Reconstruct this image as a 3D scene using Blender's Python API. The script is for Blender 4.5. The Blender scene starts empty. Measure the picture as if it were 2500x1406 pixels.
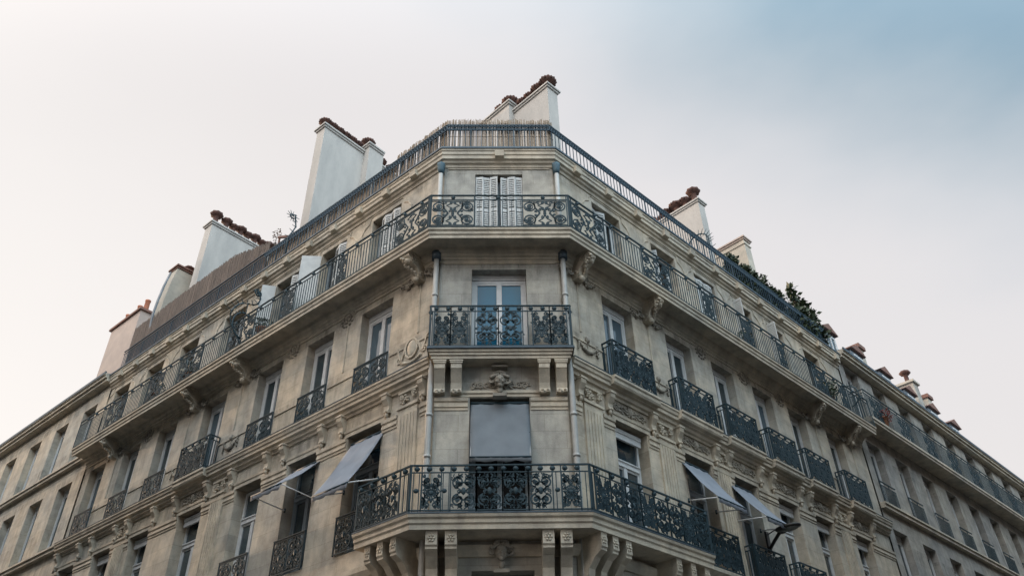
import bpy, bmesh, math, random
from mathutils import Vector, Matrix
random.seed(7)
pi=math.pi; R=math.radians
sc=bpy.context.scene
col=sc.collection

# ------------------------------------------------------------------ camera, sky, sun, exposure
cd=bpy.data.cameras.new('camera'); cam=bpy.data.objects.new('camera',cd); col.objects.link(cam)
right=Vector((0.99967987,-0.01796649,-0.01781471)); up=Vector((0.00362871,-0.59501255,0.80370822)); fwd=Vector((0.02503979,0.80351557,0.59475687))
Mx=Matrix((right,up,-fwd)).transposed().to_4x4(); Mx.translation=Vector((-0.188,-15.296,1.65))
cam.matrix_world=Mx
cd.lens=27.861; cd.sensor_width=36; cd.clip_end=3000; cd.clip_start=.1
sc.camera=cam

SUN_EL=R(7); SUN_AZ=R(-52)      # azimuth measured from +Y towards +X: behind the left of the block
w=bpy.data.worlds.new('World'); sc.world=w; w.use_nodes=True
nt=w.node_tree; nt.nodes.clear()
def N(t,typ,**k):
    n=t.nodes.new(typ)
    for a,b in k.items(): setattr(n,a,b)
    return n
out=N(nt,'ShaderNodeOutputWorld'); bg=N(nt,'ShaderNodeBackground')
sky=N(nt,'ShaderNodeTexSky',sky_type='NISHITA'); sky.sun_disc=False; sky.sun_elevation=SUN_EL; sky.sun_rotation=SUN_AZ
sky.air_density=1.0; sky.dust_density=2.5; sky.ozone_density=2.0
# thin high cloud veil laid over the clear sky: whitest towards the low sun, thinnest high in the east; an unseen glow is added behind the viewer to brighten the fronts
geo=N(nt,'ShaderNodeTexCoord')
def ndot(v):
    d=N(nt,'ShaderNodeVectorMath',operation='DOT_PRODUCT'); d.inputs[1].default_value=Vector(v).normalized(); nt.links.new(geo.outputs['Generated'],d.inputs[0]); return d.outputs['Value']
def nmath(op,a_,b_=None,c_=None):
    m_=N(nt,'ShaderNodeMath',operation=op)
    for i_,x_ in enumerate((a_,b_,c_)):
        if x_ is None: continue
        if isinstance(x_,(int,float)): m_.inputs[i_].default_value=x_
        else: nt.links.new(x_,m_.inputs[i_])
    return m_.outputs[0]
noi=N(nt,'ShaderNodeTexNoise'); noi.inputs['Scale'].default_value=2.2; noi.inputs['Detail'].default_value=5
mpn=N(nt,'ShaderNodeMapping'); mpn.inputs['Scale'].default_value=(1,1,2.2); nt.links.new(geo.outputs['Generated'],mpn.inputs[0]); nt.links.new(mpn.outputs[0],noi.inputs['Vector'])
fac=nmath('MULTIPLY_ADD',ndot((.52,-.24,.82)),.5,nmath('MULTIPLY_ADD',noi.outputs['Fac'],.10,.45))
rp=N(nt,'ShaderNodeValToRGB'); cr=rp.color_ramp; cr.interpolation='B_SPLINE'
SKYR=[(0.40,(.95,.90,.86)),(.55,(.91,.87,.845)),(.66,(.81,.775,.765)),(.74,(.815,.785,.79)),(.785,(.66,.68,.715)),(.82,(.49,.56,.62)),(.855,(.25,.38,.48)),(.90,(.16,.29,.41)),(1.0,(.20,.34,.45))]
cr.elements[0].position=SKYR[0][0]; cr.elements[0].color=SKYR[0][1]+(1,)
cr.elements[1].position=SKYR[-1][0]; cr.elements[1].color=SKYR[-1][1]+(1,)
for p_,c_ in SKYR[1:-1]:
    e=cr.elements.new(p_); e.color=c_+(1,)
nt.links.new(fac,rp.inputs['Fac'])
added_glow=N(nt,'ShaderNodeMapRange',interpolation_type='SMOOTHSTEP'); added_glow.inputs['From Min'].default_value=-.15; added_glow.inputs['From Max'].default_value=1.0; added_glow.inputs['To Max'].default_value=2.85
nt.links.new(ndot((0,-.84,.54)),added_glow.inputs['Value'])
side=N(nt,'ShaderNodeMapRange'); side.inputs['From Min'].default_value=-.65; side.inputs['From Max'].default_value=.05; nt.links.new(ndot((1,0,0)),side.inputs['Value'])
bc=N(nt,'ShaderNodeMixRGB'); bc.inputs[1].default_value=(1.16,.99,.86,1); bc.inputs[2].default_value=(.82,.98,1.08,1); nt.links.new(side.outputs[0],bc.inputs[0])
bs=N(nt,'ShaderNodeVectorMath',operation='SCALE'); nt.links.new(bc.outputs[0],bs.inputs[0]); nt.links.new(added_glow.outputs[0],bs.inputs['Scale'])
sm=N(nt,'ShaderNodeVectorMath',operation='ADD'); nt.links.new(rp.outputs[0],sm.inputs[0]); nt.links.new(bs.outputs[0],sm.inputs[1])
bg.inputs['Strength'].default_value=0.10
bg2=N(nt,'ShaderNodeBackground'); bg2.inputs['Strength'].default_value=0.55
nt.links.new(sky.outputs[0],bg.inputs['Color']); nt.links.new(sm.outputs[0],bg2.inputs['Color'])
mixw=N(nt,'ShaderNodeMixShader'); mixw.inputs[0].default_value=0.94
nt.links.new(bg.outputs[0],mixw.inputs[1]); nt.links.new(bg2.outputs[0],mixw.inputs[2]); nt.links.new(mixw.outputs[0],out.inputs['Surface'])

sd=bpy.data.lights.new('sun','SUN'); sd.energy=2.0; sd.angle=R(.5); sd.color=(1,.72,.5)
so=bpy.data.objects.new('sun',sd); col.objects.link(so)
sdir=Vector((math.sin(SUN_AZ)*math.cos(SUN_EL),math.cos(SUN_AZ)*math.cos(SUN_EL),math.sin(SUN_EL)))
so.rotation_euler=sdir.to_track_quat('Z','Y').to_euler(); so.location=(-60,60,40)
sc.view_settings.view_transform='Standard'; sc.view_settings.look='None'; sc.view_settings.exposure=0.95; sc.view_settings.gamma=1
sc.render.engine='CYCLES'

# ------------------------------------------------------------------ materials
def mat(name,base,rough=.8,metal=0,spec=None,bump=0,bscale=20,var=None,vscale=3,ior=None,stretch=None,trans=None,coord='Object'):
    m=bpy.data.materials.new(name); m.use_nodes=True; t=m.node_tree
    b=t.nodes['Principled BSDF']; b.inputs['Base Color'].default_value=tuple(base)+(1,); b.inputs['Roughness'].default_value=rough; b.inputs['Metallic'].default_value=metal
    if ior: b.inputs['IOR'].default_value=ior
    tc=N(t,'ShaderNodeTexCoord'); src=tc.outputs['Object']
    if coord=='World':
        g=N(t,'ShaderNodeNewGeometry'); src=g.outputs['Position']
    if var:
        n=N(t,'ShaderNodeTexNoise'); n.inputs['Scale'].default_value=vscale; n.inputs['Detail'].default_value=6; n.inputs['Roughness'].default_value=.65
        mp=N(t,'ShaderNodeMapping')
        if stretch: mp.inputs['Scale'].default_value=stretch
        t.links.new(src,mp.inputs[0]); t.links.new(mp.outputs[0],n.inputs['Vector'])
        r=N(t,'ShaderNodeValToRGB'); r.color_ramp.elements[0].position=.35; r.color_ramp.elements[1].position=.65
        r.color_ramp.elements[0].color=tuple(base)+(1,); r.color_ramp.elements[1].color=tuple(var)+(1,)
        t.links.new(n.outputs['Fac'],r.inputs[0]); t.links.new(r.outputs[0],b.inputs['Base Color'])
    if bump:
        n=N(t,'ShaderNodeTexNoise'); n.inputs['Scale'].default_value=bscale; n.inputs['Detail'].default_value=8
        bp=N(t,'ShaderNodeBump'); bp.inputs['Strength'].default_value=bump; bp.inputs['Distance'].default_value=.02
        t.links.new(src,n.inputs['Vector']); t.links.new(n.outputs['Fac'],bp.inputs['Height']); t.links.new(bp.outputs[0],b.inputs['Normal'])
    return m

def stone(name,joints,warm,cool):
    m=bpy.data.materials.new(name); m.use_nodes=True; t=m.node_tree; b=t.nodes['Principled BSDF']; b.inputs['Roughness'].default_value=.9
    L=t.links.new
    g=N(t,'ShaderNodeNewGeometry'); pos=g.outputs['Position']
    def noise(scale,det,mscale=(1,1,1),rough=.6,vec=pos):
        mp=N(t,'ShaderNodeMapping'); mp.inputs['Scale'].default_value=mscale; L(vec,mp.inputs[0])
        n=N(t,'ShaderNodeTexNoise'); n.inputs['Scale'].default_value=scale; n.inputs['Detail'].default_value=det; n.inputs['Roughness'].default_value=rough; L(mp.outputs[0],n.inputs['Vector']); return n.outputs['Fac']
    def ramp(v,a,b_,ca,cb):
        r=N(t,'ShaderNodeValToRGB'); r.color_ramp.elements[0].position=a; r.color_ramp.elements[1].position=b_
        r.color_ramp.elements[0].color=ca+(1,); r.color_ramp.elements[1].color=cb+(1,); L(v,r.inputs[0]); return r.outputs[0]
    def mul(c1,c2,f=1.0):
        x=N(t,'ShaderNodeMixRGB',blend_type='MULTIPLY'); x.inputs[0].default_value=f; L(c1,x.inputs[1]); L(c2,x.inputs[2]); return x.outputs[0]
    c=ramp(noise(.45,5),.40,.62,warm,cool)
    c=mul(c,ramp(noise(2.2,8,rough=.65),.38,.62,(.74,.74,.745),(1.06,1.055,1.05)))
    c=mul(c,ramp(noise(4,6,(1,1,.22)),.34,.52,(.76,.76,.765),(1.03,1.03,1.03)),.7)     # rain streaks
    c=mul(c,ramp(noise(60,4),.3,.7,(.88,.88,.88),(1.1,1.1,1.1)),.8)
    bumpsrc=noise(35,8)
    if joints:
        tc=N(t,'ShaderNodeTexCoord'); sx=N(t,'ShaderNodeSeparateXYZ'); L(tc.outputs['Object'],sx.inputs[0])
        cx=N(t,'ShaderNodeCombineXYZ'); L(sx.outputs['X'],cx.inputs[0]); L(sx.outputs['Z'],cx.inputs[1])
        br=N(t,'ShaderNodeTexBrick'); br.inputs['Scale'].default_value=1; br.inputs['Brick Width'].default_value=.92; br.inputs['Row Height'].default_value=.40
        br.inputs['Mortar Size'].default_value=.006; br.inputs['Mortar Smooth'].default_value=.3
        br.inputs['Color1'].default_value=(1.05,1.04,1.03,1); br.inputs['Color2'].default_value=(.86,.86,.87,1); br.inputs['Mortar'].default_value=(.66,.65,.63,1)
        L(cx.outputs[0],br.inputs['Vector']); c=mul(c,br.outputs['Color'],.8)
        # grime washed down below each ledge
        pz=N(t,'ShaderNodeSeparateXYZ'); L(pos,pz.inputs[0]); tot=None
        for lo,hi in ((16.3,17.0),(12.9,13.75),(9.2,10.5),(10.9,11.9),(14.2,15.0)):
            r_=N(t,'ShaderNodeMapRange',interpolation_type='SMOOTHSTEP'); r_.inputs['From Min'].default_value=lo; r_.inputs['From Max'].default_value=hi; L(pz.outputs['Z'],r_.inputs['Value'])
            g_=N(t,'ShaderNodeMath',operation='LESS_THAN'); g_.inputs[1].default_value=hi; L(pz.outputs['Z'],g_.inputs[0])
            p_=N(t,'ShaderNodeMath',operation='MULTIPLY'); L(r_.outputs[0],p_.inputs[0]); L(g_.outputs[0],p_.inputs[1])
            if tot is None: tot=p_.outputs[0]
            else:
                q_=N(t,'ShaderNodeMath',operation='MAXIMUM'); L(tot,q_.inputs[0]); L(p_.outputs[0],q_.inputs[1]); tot=q_.outputs[0]
        sn=N(t,'ShaderNodeMapRange'); sn.inputs['From Min'].default_value=.47; sn.inputs['From Max'].default_value=.62; L(noise(3.5,7,(1,1,.25),.7),sn.inputs['Value'])
        mk=N(t,'ShaderNodeMath',operation='MULTIPLY'); L(tot,mk.inputs[0]); L(sn.outputs[0],mk.inputs[1])
        dk=N(t,'ShaderNodeMixRGB',blend_type='MULTIPLY'); L(mk.outputs[0],dk.inputs[0]); L(c,dk.inputs[1]); dk.inputs[2].default_value=(.60,.60,.60,1); c=dk.outputs[0]
    L(c,b.inputs['Base Color'])
    bp=N(t,'ShaderNodeBump'); bp.inputs['Strength'].default_value=.45; bp.inputs['Distance'].default_value=.02; L(bumpsrc,bp.inputs['Height']); L(bp.outputs[0],b.inputs['Normal'])
    return m
M={}
WARM=(.575,.495,.385); COOL=(.465,.44,.385)
M['stone']=stone('limestone_blocks',True,WARM,COOL)
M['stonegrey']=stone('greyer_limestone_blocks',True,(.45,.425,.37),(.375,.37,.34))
M['trim']=stone('limestone_trim',False,(.56,.485,.38),(.47,.435,.365))
M['carved']=stone('weathered_carving',False,(.36,.32,.26),(.25,.235,.205))
M['grey']=stone('grey_render',True,(.40,.37,.32),(.33,.32,.30))
M['sooty']=mat('sooty_render',(.17,.155,.135),.9,var=(.12,.115,.105),vscale=1.2,coord='World')
M['plaster']=mat('white_chimney_render',(.44,.415,.385),.9,var=(.345,.33,.31),vscale=1.4,stretch=(1,1,.35),bump=.15,coord='World')
M['oldplaster']=mat('stained_render',(.47,.42,.35),.9,var=(.31,.29,.25),vscale=1.5,bump=.2,coord='World')
M['pinkwall']=mat('pink_render',(.42,.34,.29),.9,var=(.34,.28,.25),vscale=1.5,bump=.2,coord='World')
M['zinc']=mat('zinc_sheet',(.20,.235,.27),.55,.3,var=(.13,.16,.19),vscale=2,coord='World')
M['lead']=mat('lead_flashing',(.075,.105,.13),.5,.2,var=(.04,.06,.08),vscale=5,coord='World')
M['iron']=mat('painted_wrought_iron',(.006,.026,.037),.65,.0,var=(.010,.036,.050),vscale=14,coord='World')
M['ironblue']=mat('blue_painted_iron',(.010,.036,.060),.7,.0,var=(.018,.046,.070),vscale=9,coord='World')
M['white']=mat('white_paint',(.62,.63,.63),.5,var=(.52,.53,.54),vscale=6,coord='World')
M['shutter']=mat('white_shutter_paint',(.52,.53,.52),.6,var=(.43,.44,.44),vscale=5,coord='World')
M['greyframe']=mat('grey_window_paint',(.20,.24,.27),.5)
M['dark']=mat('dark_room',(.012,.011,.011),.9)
M['pipe']=mat('zinc_pipe',(.42,.42,.40),.5,.1,var=(.34,.34,.33),vscale=4,coord='World')
M['hopper']=mat('copper_green_hopper',(.05,.10,.13),.6,.2)
M['terra']=mat('terracotta',(.11,.05,.038),.9,var=(.055,.03,.024),vscale=9,coord='World')
M['terralight']=mat('pale_terracotta',(.36,.14,.08),.9,var=(.26,.10,.06),vscale=9,coord='World')
M['tile']=mat('red_brown_tiles',(.20,.10,.075),.85,var=(.13,.075,.06),vscale=6,coord='World')
M['reed']=mat('reed_canes',(.34,.27,.20),.9,var=(.17,.125,.09),vscale=38,stretch=(1,1,.04),coord='World')
M['heather']=mat('heather_brush',(.20,.155,.13),.95,var=(.12,.095,.08),vscale=30,stretch=(1,1,.08),bump=.6,bscale=60,coord='World')
M['asphalt']=mat('asphalt',(.05,.05,.05),.9,var=(.035,.035,.037),vscale=4,bump=.3,bscale=90,coord='World')
M['paving']=mat('paving_stone',(.12,.115,.11),.9,var=(.08,.08,.075),vscale=3,bump=.2,coord='World')
M['granite']=mat('granite_kerb',(.28,.27,.26),.8,var=(.2,.2,.2),vscale=12,coord='World')
M['leaf']=mat('dark_leaves',(.020,.036,.016),.6,var=(.04,.062,.026),vscale=8,coord='World')
M['leafdry']=mat('dry_leaves',(.14,.07,.035),.8,var=(.08,.05,.03),vscale=8,coord='World')
M['bark']=mat('bark',(.07,.05,.035),.9)
M['flower']=mat('red_geranium',(.22,.035,.03),.6,var=(.10,.02,.02),vscale=12,coord='World')
M['pot']=mat('plant_pot',(.20,.09,.05),.8)
M['lamp']=mat('black_lamp_metal',(.02,.02,.02),.4,.3)
M['lampglass']=mat('lamp_glass',(.10,.11,.11),.2)
# window glass: a clear reflecting pane over a dim room
def glass(name,room,ior,curtain=None):
    m=bpy.data.materials.new(name); m.use_nodes=True; t=m.node_tree; b=t.nodes['Principled BSDF']
    b.inputs['Roughness'].default_value=.04; b.inputs['IOR'].default_value=ior; b.inputs['Base Color'].default_value=room+(1,)
    g=N(t,'ShaderNodeNewGeometry'); n=N(t,'ShaderNodeTexNoise'); n.inputs['Scale'].default_value=1.1; n.inputs['Detail'].default_value=1
    t.links.new(g.outputs['Position'],n.inputs['Vector'])
    bp=N(t,'ShaderNodeBump'); bp.inputs['Strength'].default_value=.10; bp.inputs['Distance'].default_value=.25; t.links.new(n.outputs['Fac'],bp.inputs['Height']); t.links.new(bp.outputs[0],b.inputs['Normal'])
    if curtain:
        tc=N(t,'ShaderNodeTexCoord'); wv=N(t,'ShaderNodeTexWave'); wv.inputs['Scale'].default_value=9; wv.inputs['Distortion'].default_value=2
        t.links.new(tc.outputs['Object'],wv.inputs['Vector'])
        r=N(t,'ShaderNodeValToRGB'); r.color_ramp.elements[0].color=tuple(x*.55 for x in curtain)+(1,); r.color_ramp.elements[1].color=curtain+(1,)
        t.links.new(wv.outputs['Fac'],r.inputs[0]); t.links.new(r.outputs[0],b.inputs['Base Color'])
    return m
M['glass']=glass('window_glass',(.012,.035,.05),2.3)
M['glasscurtain']=glass('window_glass_over_curtain',(.1,.1,.1),1.6,(.10,.15,.19))
M['glassblue']=glass('glass_painted_blue_reflection',(.012,.11,.19),1.35)  # blue sky reflection put into the pane's base colour
M['glassdark']=glass('window_glass_dark_room',(.010,.011,.013),1.5)
def fabric(name,c):
    m=bpy.data.materials.new(name); m.use_nodes=True; t=m.node_tree; t.nodes.clear()
    o=N(t,'ShaderNodeOutputMaterial'); d=N(t,'ShaderNodeBsdfDiffuse'); tr=N(t,'ShaderNodeBsdfTranslucent'); mx=N(t,'ShaderNodeMixShader'); mx.inputs[0].default_value=.30
    g=N(t,'ShaderNodeNewGeometry'); n=N(t,'ShaderNodeTexNoise'); n.inputs['Scale'].default_value=2.5; n.inputs['Detail'].default_value=5; t.links.new(g.outputs['Position'],n.inputs['Vector'])
    r=N(t,'ShaderNodeValToRGB'); r.color_ramp.elements[0].position=.3; r.color_ramp.elements[1].position=.7
    r.color_ramp.elements[0].color=tuple(x*.82 for x in c)+(1,); r.color_ramp.elements[1].color=c+(1,); t.links.new(n.outputs['Fac'],r.inputs[0])
    t.links.new(r.outputs[0],d.inputs[0]); t.links.new(r.outputs[0],tr.inputs[0]); t.links.new(d.outputs[0],mx.inputs[1]); t.links.new(tr.outputs[0],mx.inputs[2]); t.links.new(mx.outputs[0],o.inputs[0])
    return m
M['awning']=fabric('awning_canvas',(.37,.405,.465))
M['awninggrey']=fabric('grey_awning_canvas',(.30,.335,.37))

# ------------------------------------------------------------------ frames: x to the picture's right, y into the building, z up
W2=1.45; AL=R(41.644); AR=R(42.801)
ROT={'L':-AL,'C':0.0,'R':AR}; ORG={'L':Vector((-W2,0,0)),'C':Vector((0,0,0)),'R':Vector((W2,0,0))}
def fx(fac,s): return -s if fac=='L' else s            # distance along the front -> local x
def wp(fac,s,d,z):
    a=ROT[fac]; x=fx(fac,s); y=-d
    return ORG[fac]+Vector((x*math.cos(a)-y*math.sin(a),x*math.sin(a)+y*math.cos(a),z))

class MB:
    def __init__(s): s.v=[]; s.f=[]; s.sm=[]
    def add(s,vs,fs,smooth=False):
        o=len(s.v); s.v+= [tuple(v) for v in vs]; s.f+=[tuple(i+o for i in f) for f in fs]; s.sm+=[smooth]*len(fs)
    def box(s,x0,x1,y0,y1,z0,z1,rz=0,piv=None):
        vs=[(x,y,z) for x in (x0,x1) for y in (y0,y1) for z in (z0,z1)]
        if rz:
            px,py=piv; c,n=math.cos(rz),math.sin(rz)
            vs=[(px+(x-px)*c-(y-py)*n,py+(x-px)*n+(y-py)*c,z) for x,y,z in vs]
        s.add(vs,[(0,1,3,2),(4,6,7,5),(0,4,5,1),(2,3,7,6),(0,2,6,4),(1,5,7,3)])
    def prism(s,poly,a0,a1,axis='x'):
        # poly: list of (p,q); axis x -> (a,p,q), axis y -> (p,a,q), axis z -> (p,q,a)
        def V(a,p,q): return {'x':(a,p,q),'y':(p,a,q),'z':(p,q,a)}[axis]
        n=len(poly); vs=[V(a0,*p) for p in poly]+[V(a1,*p) for p in poly]
        s.add(vs,[tuple(range(n)),tuple(range(2*n-1,n-1,-1))]+[(i,(i+1)%n,(i+1)%n+n,i+n) for i in range(n)])
    def tube(s,pts,r,sides=4,flat=None,closed=False):
        pts=[Vector(p) for p in pts]; n=len(pts); rings=[]
        for i,p in enumerate(pts):
            a=pts[i-1] if i else pts[0]; b=pts[i+1] if i<n-1 else pts[-1]
            t=(b-a)
            if t.length<1e-7: t=Vector((0,0,1))
            t.normalize(); ref=Vector((0,1,0)) if abs(t.y)<.9 else Vector((0,0,1))
            u=t.cross(ref).normalized(); v=t.cross(u)
            rr=r[i] if isinstance(r,(list,tuple)) else r
            rv=rr if flat is None else flat
            rings.append([p+u*math.cos(2*pi*k/sides+pi/sides)*rr*1.2+v*math.sin(2*pi*k/sides+pi/sides)*rv*1.2 for k in range(sides)])
        vs=[q for rg in rings for q in rg]; fs=[]
        for i in range(n-1):
            for k in range(sides):
                k2=(k+1)%sides; fs.append((i*sides+k,i*sides+k2,(i+1)*sides+k2,(i+1)*sides+k))
        fs.append(tuple(range(sides))); fs.append(tuple((n-1)*sides+k for k in range(sides-1,-1,-1)))
        s.add(vs,fs,sides>4)
    def blob(s,c,r,seg=7,rings=4):
        if not isinstance(r,(tuple,list)): r=(r,r,r)
        vs=[(c[0],c[1],c[2]+r[2])]; 
        for j in range(1,rings):
            a=pi*j/rings
            for k in range(seg):
                b=2*pi*k/seg; vs.append((c[0]+r[0]*math.sin(a)*math.cos(b),c[1]+r[1]*math.sin(a)*math.sin(b),c[2]+r[2]*math.cos(a)))
        vs.append((c[0],c[1],c[2]-r[2])); fs=[]
        for k in range(seg): fs.append((0,1+k,1+(k+1)%seg))
        for j in range(rings-2):
            for k in range(seg):
                a=1+j*seg+k; b=1+j*seg+(k+1)%seg; fs.append((a,a+seg,b+seg,b))
        e=len(vs)-1; o=1+(rings-2)*seg
        for k in range(seg): fs.append((e,o+(k+1)%seg,o+k))
        s.add(vs,fs,True)
    def lathe(s,prof,c=(0,0,0),seg=16,wob=None):
        vs=[];n=len(prof)
        for r,z in prof:
            for k in range(seg):
                rr=r*(1+(wob*(1 if k%2 else -1) if wob and r>.12 else 0)); a=2*pi*k/seg; vs.append((c[0]+rr*math.cos(a),c[1]+rr*math.sin(a),c[2]+z))
        fs=[]
        for i in range(n-1):
            for k in range(seg):
                k2=(k+1)%seg; fs.append((i*seg+k,i*seg+k2,(i+1)*seg+k2,(i+1)*seg+k))
        fs.append(tuple(range(seg-1,-1,-1))); fs.append(tuple((n-1)*seg+k for k in range(seg)))
        s.add(vs,fs,True)
    def mesh(s,name,m,recalc=True,auto=True):
        me=bpy.data.meshes.new(name); me.from_pydata(s.v,[],s.f); me.update()
        me.polygons.foreach_set('use_smooth',s.sm)
        if recalc:
            bm=bmesh.new(); bm.from_mesh(me); bmesh.ops.recalc_face_normals(bm,faces=bm.faces); bm.to_mesh(me); bm.free()
        me.materials.append(M[m] if isinstance(m,str) else m)
        return me
    def build(s,name,m,parent=None,loc=(0,0,0),rz=0,label=None,recalc=True):
        return put(name,s.mesh(name,m,recalc),parent,loc,rz,label)
def put(name,me,parent=None,loc=(0,0,0),rz=0,label=None):
    o=bpy.data.objects.new(name,me); col.objects.link(o); o.location=loc; o.rotation_euler=(0,0,rz)
    if parent: o.parent=parent
    if label: o['label']=label
    return o
def tag(o,label=None,cat=None,group=None,kind=None):
    if label: o['label']=label
    if cat: o['category']=cat
    if group: o['group']=group
    if kind: o['kind']=kind
    return o
def empty(name,loc=(0,0,0),rz=0,parent=None):
    o=bpy.data.objects.new(name,None); col.objects.link(o); o.location=loc; o.rotation_euler=(0,0,rz); o.empty_display_size=.2
    if parent: o.parent=parent
    return o
def onfac(name,me,fac,s,d,z,parent,label=None):           # mesh in local frame coordinates, set on a front
    return put(name,me,parent,wp(fac,s,d,z),ROT[fac],label)

def ringpts(sL,sR,d,shift=0):
    P=[]
    if sL is not None and sL>0: P.append(wp('L',sL,d,0))
    P.append(Vector((-W2-d*math.tan(AL/2)+shift,-d,0))); P.append(Vector((W2+d*math.tan(AR/2)+shift,-d,0)))
    if sR is not None and sR>0: P.append(wp('R',sR,d,0))
    return P
def sweep(mb,prof,sL,sR,shift=0):
    """closed profile [(d,z)] swept along left front, corner front, right front with mitred corners"""
    st=[]
    for d,z in prof: st.append([p+Vector((0,0,z)) for p in ringpts(sL,sR,d,shift)])
    m=len(st[0]); n=len(prof); vs=[st[i][j] for j in range(m) for i in range(n)]; fs=[]
    for j in range(m-1):
        for i in range(n): i2=(i+1)%n; fs.append((j*n+i,j*n+i2,(j+1)*n+i2,(j+1)*n+i))
    fs.append(tuple(range(n))); fs.append(tuple((m-1)*n+i for i in range(n-1,-1,-1)))
    mb.add(vs,fs)
def lin(mb,fac,prof,s0,s1):                                 # straight run of a profile on one front, world coordinates
    n=len(prof); vs=[wp(fac,s0,d,z) for d,z in prof]+[wp(fac,s1,d,z) for d,z in prof]
    mb.add(vs,[tuple(range(n)),tuple(range(2*n-1,n-1,-1))]+[(i,(i+1)%n,(i+1)%n+n,i+n) for i in range(n)])

# ------------------------------------------------------------------ windows: (s centre)
ZH={5:16.76,4:13.53,3:10.0,2:6.3,1:3.4}; ZS={5:14.30,4:10.99,3:7.2,2:4.0,1:.5}
WC={'L':[2.27,4.57,6.83,9.62,12.35,14.62],'R':[2.16,4.80,6.95,9.10,11.15,13.62],'C':[-.02]}
WW={'L':[1.2,1.14,1.16,1.22,1.12,1.14],'R':[1.2,1.18,1.12,1.1,1.08,1.1],'C':[1.32]}
LEN={'L':18.0,'R':15.8,'C':W2}
EX=[17.0]          # one more bay on the left front, past the picture's edge
WC['L']+=EX; WW['L']+=[1.14]

def wall_mesh(xs,xe,holes,z0,z1,depth=.45):
    """wall in local coordinates with rectangular openings and their reveals; holes=(x0,x1,z0,z1)"""
    X=sorted({xs,xe}|{h[0] for h in holes}|{h[1] for h in holes}); Z=sorted({z0,z1}|{h[2] for h in holes}|{h[3] for h in holes})
    mb=MB(); vs=[(x,0,z) for x in X for z in Z]; fs=[]; nz=len(Z)
    for i in range(len(X)-1):
        for j in range(nz-1):
            cx=(X[i]+X[i+1])/2; cz=(Z[j]+Z[j+1])/2
            if any(h[0]<cx<h[1] and h[2]<cz<h[3] for h in holes): continue
            fs.append((i*nz+j,(i+1)*nz+j,(i+1)*nz+j+1,i*nz+j+1))
    mb.add(vs,fs)
    for a,b,c,d in holes:
        vs=[(a,0,c),(b,0,c),(b,0,d),(a,0,d),(a,depth,c),(b,depth,c),(b,depth,d),(a,depth,d)]
        mb.add(vs,[(0,4,5,1),(1,5,6,2),(2,6,7,3),(3,7,4,0)])
    return mb

B=empty('corner_building'); tag(B,'six-storey cream limestone corner apartment block with iron balconies and white chimneys','building')
for fac in 'LCR':
    holes=[]
    for c,ww in zip(WC[fac],WW[fac]):
        for fl in (5,4,3,2,1):
            cx=fx(fac,c); hw=ww/2
            if fl==5: hw=min(hw,.62)
            if fac=='C': cx=c; hw={5:.63,4:.66,3:.65,2:.6,1:.6}[fl]; cx={5:.0,4:-.02,3:-.035,2:0,1:0}[fl]
            holes.append((cx-hw,cx+hw,ZS[fl],ZH[fl]))
    if fac=='C': xs,xe=-W2,W2
    elif fac=='L': xs,xe=-LEN['L'],0
    else: xs,xe=0,LEN['R']
    mb=wall_mesh(xs,xe,holes,0,17.5)
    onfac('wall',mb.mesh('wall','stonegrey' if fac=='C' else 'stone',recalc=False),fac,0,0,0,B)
# rooms behind the openings are closed by a dark inner wall and party walls
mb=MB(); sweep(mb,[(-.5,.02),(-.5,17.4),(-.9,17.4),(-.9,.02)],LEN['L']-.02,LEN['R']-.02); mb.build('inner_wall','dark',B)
mb=MB()
a=wp('L',LEN['L'],0,0); b=wp('R',LEN['R'],0,0); a2=wp('L',LEN['L'],-9,0); b2=wp('R',LEN['R'],-9,0)
for p,q in ((a,a2),(b,b2),(a2,b2)):
    mb.add([p,q,q+Vector((0,0,17.5)),p+Vector((0,0,17.5))],[(0,1,2,3)])
mb.build('rear_wall','oldplaster',B,recalc=False)
# roof: a narrow terrace then a low zinc slope and flat
mb=MB()
ROOF=[(.0,17.5),(-.9,17.52),(-.92,17.7),(-3.4,19.9),(-3.75,20.0)]
for k in range(len(ROOF)-1):
    (d0,z0),(d1,z1)=ROOF[k],ROOF[k+1]; P=ringpts(LEN['L'],LEN['R'],d0); Q=ringpts(LEN['L'],LEN['R'],d1)
    for j in range(3):
        mb.add([P[j]+Vector((0,0,z0)),P[j+1]+Vector((0,0,z0)),Q[j+1]+Vector((0,0,z1)),Q[j]+Vector((0,0,z1))],[(0,1,2,3)])
Q=ringpts(LEN['L'],LEN['R'],-3.75); z=Vector((0,0,20.0)); e1=wp('L',LEN['L'],-9,20); e2=wp('R',LEN['R'],-9,20)
mb.add([Q[0]+z,Q[1]+z,Q[2]+z,Q[3]+z,e2,e1],[(0,1,2,3,4,5)])
for fac,s in (('L',LEN['L']),('R',LEN['R'])):            # closed ends of the roof
    mb.add([wp(fac,s,d,z_) for d,z_ in ROOF]+[wp(fac,s,-9,20),wp(fac,s,-9,17.5)],[tuple(range(7))])
mb.add([wp('L',LEN['L'],-9,17.5),wp('R',LEN['R'],-9,17.5),e2,e1],[(0,1,2,3)])
roof=mb.build('roof','zinc',B,recalc=False)

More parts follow.
